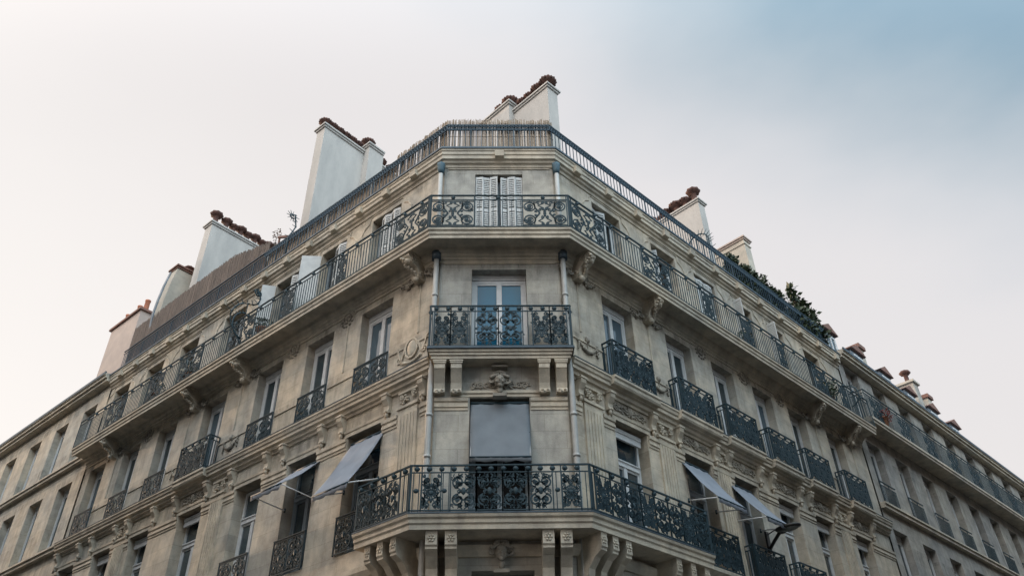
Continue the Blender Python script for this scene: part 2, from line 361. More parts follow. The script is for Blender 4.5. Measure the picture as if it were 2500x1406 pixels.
# ------------------------------------------------------------------ swept stone courses
sL,sR=LEN['L'],LEN['R']
mb=MB(); sweep(mb,[(-.02,16.98),(.03,16.99),(.05,17.07),(.10,17.10),(.12,17.16),(.175,17.19),(.175,17.30),(.205,17.33),(.205,17.42),(.235,17.45),(.235,17.496),(-.02,17.496)],sL,sR); mb.build('cornice','trim',B)
mb=MB(); sweep(mb,[(-.03,17.505),(.25,17.50),(.262,17.508),(.262,17.565),(.245,17.57),(-.03,17.575)],sL,sR); mb.build('gutter_flashing','lead',B)
mb=MB(); mb.prism([(-.17,-.16),(-.27,-.14),(-.29,.02),(-.26,.06),(-.17,.06)],-.12,.12,'x'); cbm=mb.mesh('cornice_block','trim')
for fac,ss in (('L',[1.0+1.15*k for k in range(15)]),('R',[.8+1.33*k for k in range(12)])):
    for s in ss: onfac('cornice_block',cbm,fac,s,0,17.32,B)
onfac('cornice_block',cbm,'C',.02,0,17.35,B)
# fifth floor balcony slab, cove under it and frieze line
mb=MB(); sweep(mb,[(-.02,14.03),(.20,14.03),(.22,14.06),(.60,14.06),(.60,14.0),(.645,14.0),(.645,14.08),(.675,14.11),(.675,14.19),(.71,14.22),(.715,14.275),(-.02,14.285)],sL,sR); slab5=mb.build('balcony','trim',B)
mb=MB(); sweep(mb,[(-.02,13.72),(.022,13.72),(.022,13.80),(.05,13.82),(.06,13.87),(.10,13.89),(.12,13.95),(.18,13.98),(.20,14.028),(-.02,14.028)],sL,sR); mb.build('frieze','trim',B)
# course between the fourth and third floors (side fronts only)
PS=[(-.02,10.52),(.05,10.52),(.06,10.58),(.12,10.60),(.13,10.68),(.20,10.70),(.20,10.78),(.235,10.80),(.25,10.87),(.275,10.89),(.275,10.94),(-.02,10.985)]
mb=MB(); lin(mb,'L',PS,.02,sL); lin(mb,'R',PS,.02,sR); 
for fac,s0,s1 in (('R',1.3,3.05),('R',3.9,5.7),('R',6.1,7.8),('R',8.3,9.9),('R',10.4,11.9),('R',12.9,14.4),('L',8.8,10.4)):
    lin(mb,fac,[(.2,10.72),(.30,10.73),(.33,10.78),(.33,10.86),(.365,10.89),(.365,10.945),(.2,10.95)],s0,s1)
mb.build('string_course','trim',B)
mb=MB(); PS2=[(.272,10.946),(.285,10.946),(.285,10.962),(-.0,11.0),(-.0,10.99)]
lin(mb,'L',PS2,.02,sL); lin(mb,'R',PS2,.02,sR); mb.build('course_flashing','lead',B)
# capital line at the heads of the third floor windows, cut by the openings; architraves over them
def pc(fac,prof,a_,b_):
    if b_-a_<.03: return
    m_=MB(); lin(m_,fac,prof,a_,b_); m_.build('capital_moulding','trim',B)
CAP=[(-.02,9.70),(.02,9.70),(.02,9.76),(.045,9.77),(.045,9.84),(.03,9.85),(.03,9.89),(.06,9.90),(.07,9.98),(-.02,10.0)]
for fac in 'LR':
    cuts=[.75 if fac=='L' else .6]
    e=[(c-w_/2-.02,c+w_/2+.02) for c,w_ in zip(WC[fac],WW[fac])]
    s=.12
    for a_,b_ in e:
        if fac=='L' and a_<2 or fac=='R' and a_<2:
            pc(fac,CAP,s,.42); pc(fac,CAP,1.14,a_-.0)
        else: pc(fac,CAP,s,a_)
        s=b_
    pc(fac,CAP,s,LEN[fac])
    for a_,b_ in e:
        pc(fac,[(-.02,10.0),(.03,10.0),(.03,10.10),(.05,10.11),(.06,10.17),(-.02,10.19)],a_-.08,b_+.08)
for x0,x1 in ((-W2+.005,-.72),(.64,W2-.005)): pc('C',CAP,x0,x1)
pc('C',[(-.02,10.02),(.02,10.02),(.02,10.08),(.05,10.10),(.05,10.16),(-.02,10.17)],-.92,.86)
# raised panel mouldings: eyebrow lines over each window, vertical strips, medallions
def polyl(mb,fac,pts,r=.016,d=.012):
    m_=MB(); m_.tube([wp(fac,s,d,z_) for s,z_ in pts],r); m_.build('panel_moulding','trim',B)
for fl,zz,zl in ((4,13.74,13.72),(5,16.93,16.95)):
    for fac in 'LR':
        sg=1
        for i,c in enumerate(WC[fac]):
            h=1.08 if i else .95
            if fl==4: polyl(mb,fac,[(c-h,zz-.20),(c-h+.02,zz-.08),(c-h+.1,zz),(c+h-.1,zz),(c+h-.02,zz-.08),(c+h,zz-.20)],.02)
            else: polyl(mb,fac,[(c-1.05,zz-1.1),(c-1.02,zz-.5),(c-.9,zz-.32),(c-.72,zz-.22),(c-.7,zz-.06),(c-.64,zz),(c+.64,zz),(c+.7,zz-.06),(c+.72,zz-.22),(c+.9,zz-.32),(c+1.02,zz-.5),(c+1.05,zz-1.1)],.014)
for z_ in (13.705,16.945): polyl(None,'C',[(-1.36,z_),(1.36,z_)],.018,.01)
for fac,ss in (('L',(.66,3.4,8.2,11.0,15.6)),('R',(.62,3.42,12.3,14.8))):
    for s in ss: polyl(mb,fac,[(s,13.66),(s,11.98)],.02)
    for c in WC[fac]:
        pass
    s0=.16
    for c,w_ in zip(WC[fac],WW[fac]):
        if c-w_/2-.06>s0: polyl(mb,fac,[(s0,11.73),(c-w_/2-.05,11.73)],.018)
        s0=c+w_/2+.05

# carved ornament ------------------------------------------------------------
def spiral(cx,cz,r0,turns,a0,dirn=1,n=18,k=.85):
    return [(cx+r0*(1-k*i/n)*math.cos(a0+dirn*turns*2*pi*i/n),cz+r0*(1-k*i/n)*math.sin(a0+dirn*turns*2*pi*i/n)) for i in range(n+1)]
def medallion():
    mb=MB(); 
    mb.tube([(x,-.02,z_) for x,z_ in spiral(0,0,.14,1,0,1,16,0)],.022)
    mb.blob((0,-.015,0),(.075,.045,.09)); 
    for k in range(7):
        a=pi+pi*k/6; mb.blob((.25*math.cos(a)*.9,-.015,-.04+.22*math.sin(a)),(.045,.03,.035))
    mb.tube([(.24,-.015,-.02),(.27,-.015,.1),(.2,-.015,.14)],.018)
    return mb.mesh('medallion','carved')
md=medallion()
for fac,ss in (('L',(3.46,5.80,13.6)),('R',(5.90,8.09,10.17))):
    for s in ss: onfac('medallion',md,fac,s,0,13.67,B)
def swag(wd,dr,lump=.035):
    mb=MB(); n=13
    for k in range(n):
        t=k/(n-1)*2-1; z_=-dr*(1-t*t); r=lump*(.7+.7*(1-t*t)); mb.blob((t*wd/2,-.02-r*.4,z_+random.uniform(-.01,.01)),(r*1.1,r,r))
    mb.tube([(-wd/2,-.02,-.25),(-wd/2,-.02,0)]+[(t/6*wd/2,-.02,-dr*(1-(t/6)**2)) for t in range(-6,7)]+[(wd/2,-.02,0),(wd/2,-.02,-.25)],.012); mb.tube([(0,-.02,-dr),(0,-.02,.1)],.012)
    for sx in (-1,1):
        for k in range(5): mb.blob((sx*(wd/2+random.uniform(-.02,.02)),-.03,-.03-k*.055),(.028,.03,.035))
        mb.tube([(sx*wd/2+x,-.02,.03+z_) for x,z_ in spiral(0,0,.05,1.2,0,sx,10)],.012)
    mb.blob((0,-.03,.10),(.07,.05,.10)); mb.blob((0,-.06,.07),(.03,.04,.05))
    return mb.mesh('swag','carved')
sg=swag(.66,.24)
for fac,ss in (('L',(8.2,10.95,)),('R',(.82,3.56,12.25))):
    for s in ss: onfac('swag',sg,fac,s,0,11.72 if fac=='R' else 11.66,B)
mb=MB()   # shield and scrolls beside the corner on the left
mb.blob((0,-.01,0),(.17,.06,.25),10,7); mb.tube([(x*.8,-.03,z_) for x,z_ in spiral(0,0,.25,1,0,1,20,0)],.025)
for sx in (-1,1):
    mb.tube([(sx*(.18+k*.05),-.02,.18*math.cos(k*.9)-.05+k*.01) for k in range(8)],.025)
    mb.tube([(sx*.42+x,-.02,-.18+z_) for x,z_ in spiral(0,0,.10,1.4,0,sx,16)],.018)
for k in range(11): mb.blob((-.3+k*.06,-.02,-.30-.08*math.sin(k*pi/10)),(.04,.04,.04))
onfac('cartouche',mb.mesh('cartouche','trim'),'L',.82,0,11.62,B)
# foliage frieze panels over third floor windows
def frieze_panel(wd,ht):
    mb=MB(); n=4
    for i in range(-n,n+1):
        if i==0: continue
        x=i*wd/(2*n+1.5); sg_=1 if i%2 else -1
        mb.tube([(x+a,-.02,b) for a,b in spiral(0,0,ht*.32,1.3,pi/2*sg_,sg_,14)],.016)
        for k in range(5):
            a=random.uniform(0,2*pi); rr=random.uniform(.3,.5)*ht; mb.blob((x+rr*math.cos(a)*.8,-.015,rr*math.sin(a)*.8),(random.uniform(.02,.045),.03,random.uniform(.015,.03)),6,3)
    mb.blob((0,-.02,0),(.09,.06,.13)); 
    for k in range(6): a=2*pi*k/6; mb.blob((.1*math.cos(a),-.02,.13*math.sin(a)),(.035,.03,.035),6,3)
    return mb.mesh('frieze_relief','carved')
fp=frieze_panel(1.15,.30)
for fac,idx in (('L',(3,)),('R',(0,1,2,3,4,5))):
    for i in idx: onfac('frieze_relief',fp,fac,WC[fac][i],0,10.36,B)
fpc=frieze_panel(1.35,.24)
onfac('frieze_relief',fpc,'C',-.03,0,10.30,B)
# S consoles carrying the string course
def s_console(wd,hh,dd,leaf=True):
    mb=MB(); pr=[(0,0),(-dd,0),(-dd,-.10*hh),(-dd*.95,-.25*hh),(-dd*.72,-.42*hh),(-dd*.5,-.6*hh),(-dd*.46,-.78*hh),(-dd*.55,-.9*hh),(-dd*.4,-hh),(0,-hh)]
    mb.prism(pr,-wd/2,wd/2,'x')
    mb.box(-wd/2-.02,wd/2+.02,-dd-.02,0,0.0,.05)
    mb.tube([(-wd*.28,-dd*.97,-.1*hh),(-wd*.28,-dd*.6,-.5*hh)],.012); mb.tube([(wd*.28,-dd*.97,-.1*hh),(wd*.28,-dd*.6,-.5*hh)],.012)
    if leaf:
        for k in range(7): mb.blob((random.uniform(-.4,.4)*wd,-dd*.45+random.uniform(-.03,.03),-hh*(.92+.07*random.random())),(.03,.035,.035),6,3)
        mb.blob((0,-dd*.35,-hh-.05),(wd*.3,.05,.07)); mb.blob((0,-dd*.2,-hh-.13),(wd*.2,.035,.05))
    return mb.mesh('console','trim')
c3=s_console(.17,.40,.20)
for fac in 'LR':
    ss=[]
    for c,w_ in zip(WC[fac],WW[fac]): ss+=[c-w_/2-.2,c+w_/2+.2]
    if fac=='R': ss=[.36]+ss
    if fac=='L': ss=[.30]+ss
    for s in ss: onfac('console',c3,fac,s,0,10.53,B)
# pilasters with capitals and flutes
def pilaster(wd,z0,z1):
    mb=MB(); mb.box(-wd/2,wd/2,-.05,.01,z0,z1); n=5
    for k in range(n): x=-wd/2+wd*(k+1)/(n+1); mb.box(x-.012,x+.012,-.068,-.05,z0+.25,z1-.28)
    mb.box(-wd/2-.03,wd/2+.03,-.085,.01,z1-.10,z1-.04); mb.box(-wd/2-.02,wd/2+.02,-.07,.01,z1+.29,z1+.34)
    for k in range(16): mb.blob((random.uniform(-.45,.45)*wd,-.06,z1+random.uniform(0.02,.25)),(random.uniform(.03,.05),.04,random.uniform(.025,.045)),6,3)
    for sx in (-1,1): mb.tube([(sx*wd*.3+x,-.08,z1+.2+z_) for x,z_ in spiral(0,0,.07,1.3,0,sx,12)],.014)
    return mb.mesh('pilaster','trim')
pl=pilaster(.62,7.2,10.16)
for fac,ss in (('L',(.79,8.25,13.5)),('R',(.80,3.48,5.88,12.4))):
    for s in ss: onfac('pilaster',pl,fac,s,0,0,B)
# big scroll consoles under the fifth floor balcony with side garlands
def big_console():
    mb=MB(); pr=[(0,.02),(-.60,.02),(-.60,-.07),(-.55,-.12),(-.50,-.20),(-.40,-.25),(-.30,-.30),(-.24,-.40),(-.22,-.5),(-.12,-.56),(0,-.58)]
    mb.prism(pr,-.13,.13,'x'); mb.box(-.16,.16,-.62,-.0,.02,.058)
    for sx in (-.135,.135):
        mb.tube([(sx,-.42+x,-.12+z_) for x,z_ in spiral(0,0,.11,1.4,0,1,16)],.018); mb.tube([(sx,-.14+x,-.42+z_) for x,z_ in spiral(0,0,.10,1.4,pi,1,16)],.018)
    for k in range(14):
        t=k/13; mb.blob((random.uniform(-.1,.1),-.62+.42*t,-.10-.40*t),(.05,.045,.045),6,3)
    mb.blob((0,-.5,-.16),(.12,.09,.08)); mb.blob((0,-.2,-.55),(.10,.08,.09))
    return mb.mesh('large_console','trim')
def garland(sx):
    mb=MB()
    for _ in (0,):
        mb.tube([(sx*.28+x,-.05,-.22+z_) for x,z_ in spiral(0,0,.13,1.5,0,sx,18)],.02)
        for k in range(20):
            t=k/19; mb.blob((sx*(.22+.42*t)+random.uniform(-.03,.03),-.04,-.30+.05*math.cos(t*6)+random.uniform(-.05,.05)),(random.uniform(.025,.05)*(1.2-t*.6),.035,random.uniform(.02,.045)*(1.2-t*.6)),6,3)
    return mb.mesh('garland','carved')
bc=big_console(); gls=[garland(-1),garland(1)]
for fac,ss in (('L',(.65,7.95,10.62,15.75)),('R',(.60,3.36,12.15,14.6))):
    for s in ss:
        onfac('large_console',bc,fac,s,0,14.0,B); [onfac('garland',g_,fac,s,0.02,13.85,B) for g_ in gls]

# ------------------------------------------------------------------ corner balconies on the fourth and third floors
b4P=[(-1.28,.30),(-1.63,-.47),(1.63,-.47),(1.28,.30)]
def slab_poly(mb,layers,side=1.63):
    for z0,z1,d in layers:
        xx=side-(.47-d)*.9
        mb.prism([(-1.30,.25),(-xx-.0,.12 if True else 0),(-xx,-d),(xx,-d),(xx,.12),(1.30,.25)],z0,z1,'z')
mb=MB(); slab_poly(mb,[(10.78,10.86,.37),(10.86,10.93,.40),(10.93,10.995,.43)]); bal4=mb.build('balcony','trim',B)
mb=MB(); slab_poly(mb,[(10.997,11.045,.47)]); mb.build('lead_edge','lead',bal4)
def tall_console(wd,ft=.34,h=.72):
    mb=MB(); mb.prism([(0,0),(-ft,0),(-ft,-.22),(-ft+.02,-.24),(-ft*.75,-.34),(-ft*.5,-.5),(-ft*.42,-.62),(-ft*.5,-.68),(-ft*.5,-h),(0,-h)],-wd/2,wd/2,'x')
    mb.box(-wd/2-.03,wd/2+.03,-ft-.03,0,-.06,-.02); mb.box(-wd/2-.02,wd/2+.02,-ft-.02,0,-.1,-.065)
    for k in range(6): mb.blob((random.uniform(-.35,.35)*wd,-ft*.5,-h+random.uniform(-.02,.05)),(.035,.035,.035),6,3)
    return mb.mesh('console','trim')
tc_=tall_console(.235)
for x in (-1.345,-.98,.95,1.325): onfac('console',tc_,'C',x,0,10.78,B)
# mascaron over the third floor corner window
def mascaron():
    mb=MB()
    mb.blob((0,-.11,0),(.095,.10,.135),12,8)                # skull
    mb.blob((0,-.205,-.012),(.018,.035,.035),8,5)           # nose
    for sx in (-1,1):
        mb.blob((sx*.038,-.19,.028),(.024,.02,.012),8,4); mb.blob((sx*.052,-.175,-.04),(.03,.03,.03),8,4)
        mb.tube([(sx*(.085+x),-.09,.02+z_) for x,z_ in spiral(.05,0,.07,1.2,pi,sx,12)],.022)
        for k in range(5): mb.blob((sx*(.03+.03*k),-.13,.13-.012*k),(.035,.04,.035),6,4)
    mb.blob((0,-.185,-.07),(.032,.02,.01),8,4); mb.blob((0,-.16,-.115),(.045,.045,.045),8,4)
    for k in range(9): a=pi*k/8; mb.blob((.10*math.cos(a),-.08,.13+.09*math.sin(a)),(.04,.04,.045),6,4)
    mb.blob((0,-.1,-.2),(.05,.05,.08),8,4); mb.box(-.12,.12,-.15,0,-.34,-.28); mb.box(-.14,.14,-.16,0,.30,.34)
    return mb.mesh('mascaron','carved')
ms=mascaron()
for z_ in (10.34,6.60): onfac('mascaron',ms,'C',-.03,0,z_,B).scale=(1.25,1.2,1.12)
# third floor corner balcony
mb=MB(); sh=-.045
sweep(mb,[(-.02,6.86),(.70,6.86),(.70,6.95),(.73,6.98),(.73,7.05),(.77,7.08),(.785,7.13),(-.02,7.135)],1.37,3.62,sh); bal3=mb.build('balcony','trim',B)
mb=MB(); sweep(mb,[(.60,7.137),(.79,7.137),(.79,7.165),(.60,7.17)],1.37,3.62,sh); mb.build('lead_edge','lead',bal3)
def rosette_corbel(wd):
    mb=MB(); f=.64; mb.prism([(0,0),(-f,0),(-f,-.26),(-f+.03,-.29),(-f+.03,-.33),(-f*.7,-.42),(-f*.45,-.6),(-f*.4,-.85),(0,-.95)],-wd/2,wd/2,'x')
    for k in range(6): a=2*pi*k/6; mb.blob((.055*math.cos(a),-f,-.14+.055*math.sin(a)),(.03,.025,.03),6,3)
    mb.blob((0,-f-.01,-.14),(.028,.03,.028),6,3)
    return mb.mesh('corbel','trim')
rc=rosette_corbel(.22)
for x in (-1.34,-.975,.85,1.19): onfac('corbel',rc,'C',x,0,6.86,B)
rc2=rosette_corbel(.17)
for s in (.29,.66,1.03): onfac('corbel',rc2,'L',s,0,6.86,B)
for s in (.03+.0,.37,.77,2.4,2.9,3.4): onfac('corbel',rc2,'R',s+.02,0,6.86,B)
# lower storeys: plain courses and shopfront level
mb=MB(); sweep(mb,[(-.02,3.7),(.12,3.7),(.18,3.78),(.18,3.86),(-.02,3.9)],sL,sR); sweep(mb,[(-.02,6.55),(.06,6.55),(.12,6.66),(.12,6.76),(-.02,6.8)],sL,sR); sweep(mb,[(-.02,0),(.08,0),(.08,.55),(.03,.6),(-.02,.6)],sL,sR); mb.build('lower_course','trim',B)

# ------------------------------------------------------------------ windows
def window_meshes(wd,z0,z1,rec,kind):
    """frame and glass in local coordinates, x centred, z absolute-from-sill; kind 4, 3 or 5"""
    h=z1-z0; hw=wd/2-.002; f=MB(); g=MB(); st=.075
    head=h-.16 if kind==4 else h-.04
    f.box(-hw,-hw+st,rec,rec+.09,0,head); f.box(hw-st,hw,rec,rec+.09,0,head); f.box(-hw+st,hw-st,rec,rec+.09,head-st,head); f.box(-hw+st,hw-st,rec,rec+.09,0,.09)
    if kind==4: f.box(-hw,hw,rec-.02,rec+.16,head+.002,h-.003)
    top=head-st
    if kind==3:
        tz=h-.92
        f.box(-hw+st,hw-st,rec-.035,rec+.09,tz,tz+.11); f.box(-hw+st,hw-st,rec-.06,rec+.02,tz+.11,tz+.14)
        g.box(-hw+st,hw-st,rec+.045,rec+.055,tz+.11,top); top=tz
    cs=.055; m=.085
    f.box(-m/2-.02,m/2+.02,rec-.015,rec+.075,.09,top)
    for sx in (-1,1):
        a,b=(sx*(m/2+.02),sx*(hw-st)); x0,x1=min(a,b),max(a,b)
        f.box(x0,x1,rec+.01,rec+.075,.09,.09+.12); f.box(x0,x1,rec+.01,rec+.075,top-cs,top)
        e0,e1=(hw-st-cs,hw-st); f.box(min(sx*e0,sx*e1),max(sx*e0,sx*e1),rec+.01,rec+.075,.21,top-cs)
        g.box(x0+(.0 if sx>0 else cs),x1-(cs if sx>0 else 0),rec+.035,rec+.045,.21,top-cs)
    return f,g
cache={}
def window(fac,c,wd,fl,parent,zs=None,zh=None,frame='white',gl='glass',label=None,tri=None):
    zs=ZS[fl] if zs is None else zs; zh=ZH[fl] if zh is None else zh; kind=3 if fl<=3 else fl
    key=(round(wd,2),round(zh-zs,2),kind,frame,gl)
    if key not in cache:
        f,g=window_meshes(wd,zs,zh,.26 if kind!=3 else .30,kind); cache[key]=(f.mesh('window',frame),g.mesh('pane',gl))
    fo=onfac('window',cache[key][0],fac,c,0,zs+.004,parent,label); put('pane',cache[key][1],fo); return fo
CO={5:(.0,1.26),4:(-.02,1.32),3:(-.035,1.30)}
for fl in (5,4,3):
    c,wd=CO[fl]; window('C',c,wd,fl,B,gl='glassblue' if fl==4 else 'glassdark',frame='white' if fl==4 else 'greyframe')
for fac in 'LR':
    for i,(c,wd) in enumerate(zip(WC[fac],WW[fac])):
        w5=min(wd,1.24)
        window(fac,c,w5,5,B,frame='white' if (fac,i) in (('R',0),('R',1)) else 'greyframe',gl='glassdark')
        window(fac,c,wd,4,B,gl='glass' if i%3 else 'glasscurtain')
        window(fac,c,wd,3,B,gl='glass',frame='greyframe' if (fac=='L' and i in (0,1)) else 'white')
        window(fac,c,wd,2,B); window(fac,c,wd,1,B,gl='glassdark',frame='greyframe')
for fl in (2,1): window('C',0,1.2,fl,B,gl='glassdark',frame='greyframe')
# roller blind boxes inside the heads of third floor windows
bl=MB(); bl.box(-.53,.53,.16,.22,-.30,-.16); bl.box(-.53,.53,.14,.24,-.16,-.06); blm=bl.mesh('blind','white')
for fac,ii in (('R',(0,3,4,5)),('L',(3,4,5))):
    for i in ii: onfac('blind',blm,fac,WC[fac][i],0,9.99,B)

# shutters: folding louvred leaves on the fifth floor
def leaf(wl,h=2.36):
    mb=MB(); t=.03; s=.03
    mb.box(0,s,-t/2,t/2,0,h); mb.box(wl-s,wl,-t/2,t/2,0,h)
    for z_ in (0,h*.5-.04,h-.09): mb.box(s,wl-s,-t/2,t/2,z_,z_+.09)
    mb.box(s,wl-s,.016,.020,.05,h-.05)
    n=34
    for k in range(n):
        z_=.10+(h-.2)*k/n
        if abs(z_-h*.5)<.07: continue
        mb.prism([(-.014,z_),(-.010,z_-.004),(.014,z_+.060),(.010,z_+.066)],s,wl-s,'x')
    return mb.mesh('shutter','shutter')
lf=leaf(.20); lf2=leaf(.30); lf3=leaf(.42); lf4=leaf(.58)
def shutter(fac,s,d,ang,me,z_=14.33,label=None):
    o=put('shutter',me,B,wp(fac,s,d,z_),ROT[fac]+ang); 
    if label:o['label']=label
    return o
# corner window: three leaves each side, slightly fanned
x=-.615
for a in (.10,-.16,.22):
    shutter('C',x,-.05,a*-1,lf); x+=.193*math.cos(a)
x=.045
for a in (-.25,.16,-.10):
    shutter('C',x,-.05,a*-1,lf); x+=.193*math.cos(a)
def fold(fac,s0,angs,me,wl,d=-.08):
    s=s0
    p=wp(fac,s,d,14.33); ang0=ROT[fac]
    for a in angs:
        o=put('shutter',me,B,p,ang0+a); p=p+Vector((math.cos(ang0+a)*wl,math.sin(ang0+a)*wl,0))
# local x runs to the picture's right on every front
fold('L',WC['L'][0]+.25,( -.35,.3,-.3,.25),lf,.20)
fold('L',WC['L'][1]-.0,(-.35,.25),lf2,.30)
fold('L',WC['L'][1]+.57,(-2.35,),lf4,.58,d=.02)
fold('L',WC['L'][2]+.57,(-2.2,),lf3,.42,d=.02); fold('L',WC['L'][2]-.1,(-.5,.4),lf,.20)
fold('R',WC['R'][0]-.58,(.2,-.35),lf2,.30,d=-.1); 
fold('R',WC['R'][1]-.56,(.5,-.8),lf,.20,d=-.1)
fold('R',WC['R'][2]-.54,(.15,-.2,.15,-.2,.1),lf,.20,d=-.06)
fold('R',WC['R'][3]-.54,(-1.62,),lf2,.30,d=.0); fold('R',WC['R'][3]-.5,(.2,-.2),lf2,.30,d=-.1)
fold('R',WC['R'][4]-.53,(-1.62,),lf2,.30,d=.0); fold('R',WC['R'][4]+.2,(.3,),lf2,.30,d=-.1)

# ------------------------------------------------------------------ ironwork
def curve(mb,pts,r=.011): mb.tube([(x,0,z_) for x,z_ in pts],r*1.35,4,.014)
def rose(mb,cx,cz,r,n=10):
    mb.blob((cx,0,cz),(r*.45,.02,r*.45),8,3)
    curve(mb,spiral(cx,cz,r,1,0,1,14,0),.010)
    for k in range(n):
        a=2*pi*k/n; curve(mb,[(cx+r*.4*math.cos(a),cz+r*.4*math.sin(a)),(cx+r*.9*math.cos(a),cz+r*.9*math.sin(a))],.012)
def panelA(wd,h):
    """fifth floor pattern: ringed bosses at the corners, crossed S bars, leaf drop in the middle"""
    mb=MB(); q=wd/2; rr=min(.14,h*.19,wd*.19)
    for sx in (-1,1):
        for sz in (-1,1):
            cx=sx*(q-rr-.03); cz=h/2+sz*(h*.25)
            curve(mb,spiral(cx,cz,rr,1.0,0,sx,16,.05),.014); curve(mb,spiral(cx,cz,rr*.72,1.4,pi,-sx,16,.6),.010); mb.blob((cx,0,cz),(rr*.36,.02,rr*.36),8,3)
            curve(mb,[(cx,cz+sz*rr),(cx,h/2+sz*h*.49)],.01)
            # crossing S bar from ring to the opposite side
            P=[]
            for k in range(13):
                t=k/12; P.append((sx*(q-2*rr-.02)*(1-2*t)*1.0, h/2+sz*(h*.25)*(1-t*.0)+sz*(-.22*h*math.sin(pi*t)+.0)))
            curve(mb,[(sx*(q-rr*2.0),h/2+sz*.42*h),(sx*q*.45,h/2+sz*.22*h),(sx*q*.22,h/2+sz*.02*h),(sx*q*.45,h/2-sz*.2*h),(sx*(q-rr*2.0),h/2-sz*.40*h)],.011)
            curve(mb,spiral(sx*q*.42,h/2+sz*.07*h,.035,1.3,0,sx,8),.009)
            for k in (0,1):
                curve(mb,spiral(sx*.05,h/2+sz*(.16+.24*k)*h,.045,1.4,pi/2,sx*sz,10),.010)
            curve(mb,[(sx*.05,h/2+sz*.21*h),(sx*.16,h/2+sz*.30*h),(sx*.06,h/2+sz*.36*h)],.010)
    for k in range(4): mb.blob((0,0,h*(.40+.07*k)),(.05-.008*abs(k-1.5),.02,.04),6,3)
    for z_ in (.04,.96): curve(mb,[(-q,h*z_),(q,h*z_)],.008)
    filler(mb,q,h,5)
    return mb.mesh('scroll_panel','iron')
def filler(mb,q,h,n):
    """small mirrored tendrils that fill the ground of a panel"""
    rnd=random.Random(int(q*100)+n)
    for _ in range(n):
        x=rnd.uniform(.12,.92)*q; z_=rnd.uniform(.06,.94)*h; r=rnd.uniform(.025,.05); a=rnd.uniform(0,6.28); d_=rnd.choice((-1,1))
        for sx in (-1,1):
            P=spiral(x,z_,r,1.2,a,d_,9); t=[(x+r*math.cos(a)*1.9,z_+r*math.sin(a)*1.9)]+P
            curve(mb,[(sx*u_,v_) for u_,v_ in t],.0075)
def panelB(wd,h):
    """lower floors: sunburst rosette, paired volutes above and below, filled with C scrolls"""
    mb=MB(); q=wd/2
    rose(mb,0,h*.46,min(.15,q*.7),14); 
    for sz,zc in ((1,.80),(-1,.14)):
        for sx in (-1,1):
            curve(mb,spiral(sx*q*.42,h*zc,.065,1.6,-pi/2*sz,sx*sz,16),.012)
            curve(mb,[(sx*q*.42+sx*.06,h*zc),(sx*q*.62,h*(.5+.10*sz)),(sx*q*.85,h*(.5+.02*sz))],.011)
            curve(mb,spiral(sx*q*.82,h*(.5+.22*sz),.05,1.3,0,-sx*sz,12),.011)
            curve(mb,spiral(sx*q*.80,h*(.5+.42*sz),.035,1.2,pi/2,sx*sz,10),.010)
            curve(mb,[(sx*.01,h*(.46+.17*sz)),(sx*.06,h*(.5+.26*sz)),(sx*q*.35,h*(.5+.30*sz))],.010)
        mb.blob((0,0,h*(.46+.21*sz)),(.03,.02,.05),6,3)
    for k in range(5): mb.blob((q*.96,0,h*(.1+.2*k)),(.02,.015,.02),6,3)
    filler(mb,q,h,11)
    curve(mb,[(-q,0),(-q,h)],.012)
    return mb.mesh('scroll_panel','iron')
def panelC(wd,h):
    """large C scrolls round a lyre with a boss in each coil"""
    mb=MB(); q=wd/2
    for sx in (-1,1):
        for sz in (-1,1):
            r=min(.15,q*.5,h*.2); cx=sx*(q-r-.02); cz=h*(.5+.25*sz)
            curve(mb,spiral(cx,cz,r,1.5,-sz*pi/2,sx*sz,22,.8),.014); mb.blob((cx,0,cz),(r*.28,.02,r*.28),8,3)
            curve(mb,spiral(sx*.07,h*(.5+.38*sz),.05,1.4,0,-sx*sz,12),.010); curve(mb,spiral(sx*.07,h*(.5+.20*sz),.045,1.3,0,sx*sz,12),.010)
            curve(mb,[(sx*(q-2*r),cz),(sx*.12,h*(.5+.10*sz)),(sx*.03,h*.5)],.011)
            curve(mb,[(cx,h*(.5+.47*sz)),(sx*q*.35,h*(.5+.42*sz)),(sx*.02,h*(.5+.48*sz))],.009)
        curve(mb,spiral(sx*q*.35,h*.5,.04,1.3,0,sx,10),.010)
    mb.blob((0,0,h*.5),(.05,.02,.08),8,4); filler(mb,q,h,9)
    return mb.mesh('scroll_panel','iron')
pcache={}
def panel(kind,wd,h):
    k=(kind,round(wd,2),round(h,2))
    if k not in pcache: pcache[k]={'A':panelA,'B':panelB,'C':panelC}[kind](k[1],k[2])
    return pcache[k]
def bead(mb,p,r=.035): mb.blob(p,(r,r*.6,r*.9),7,4)

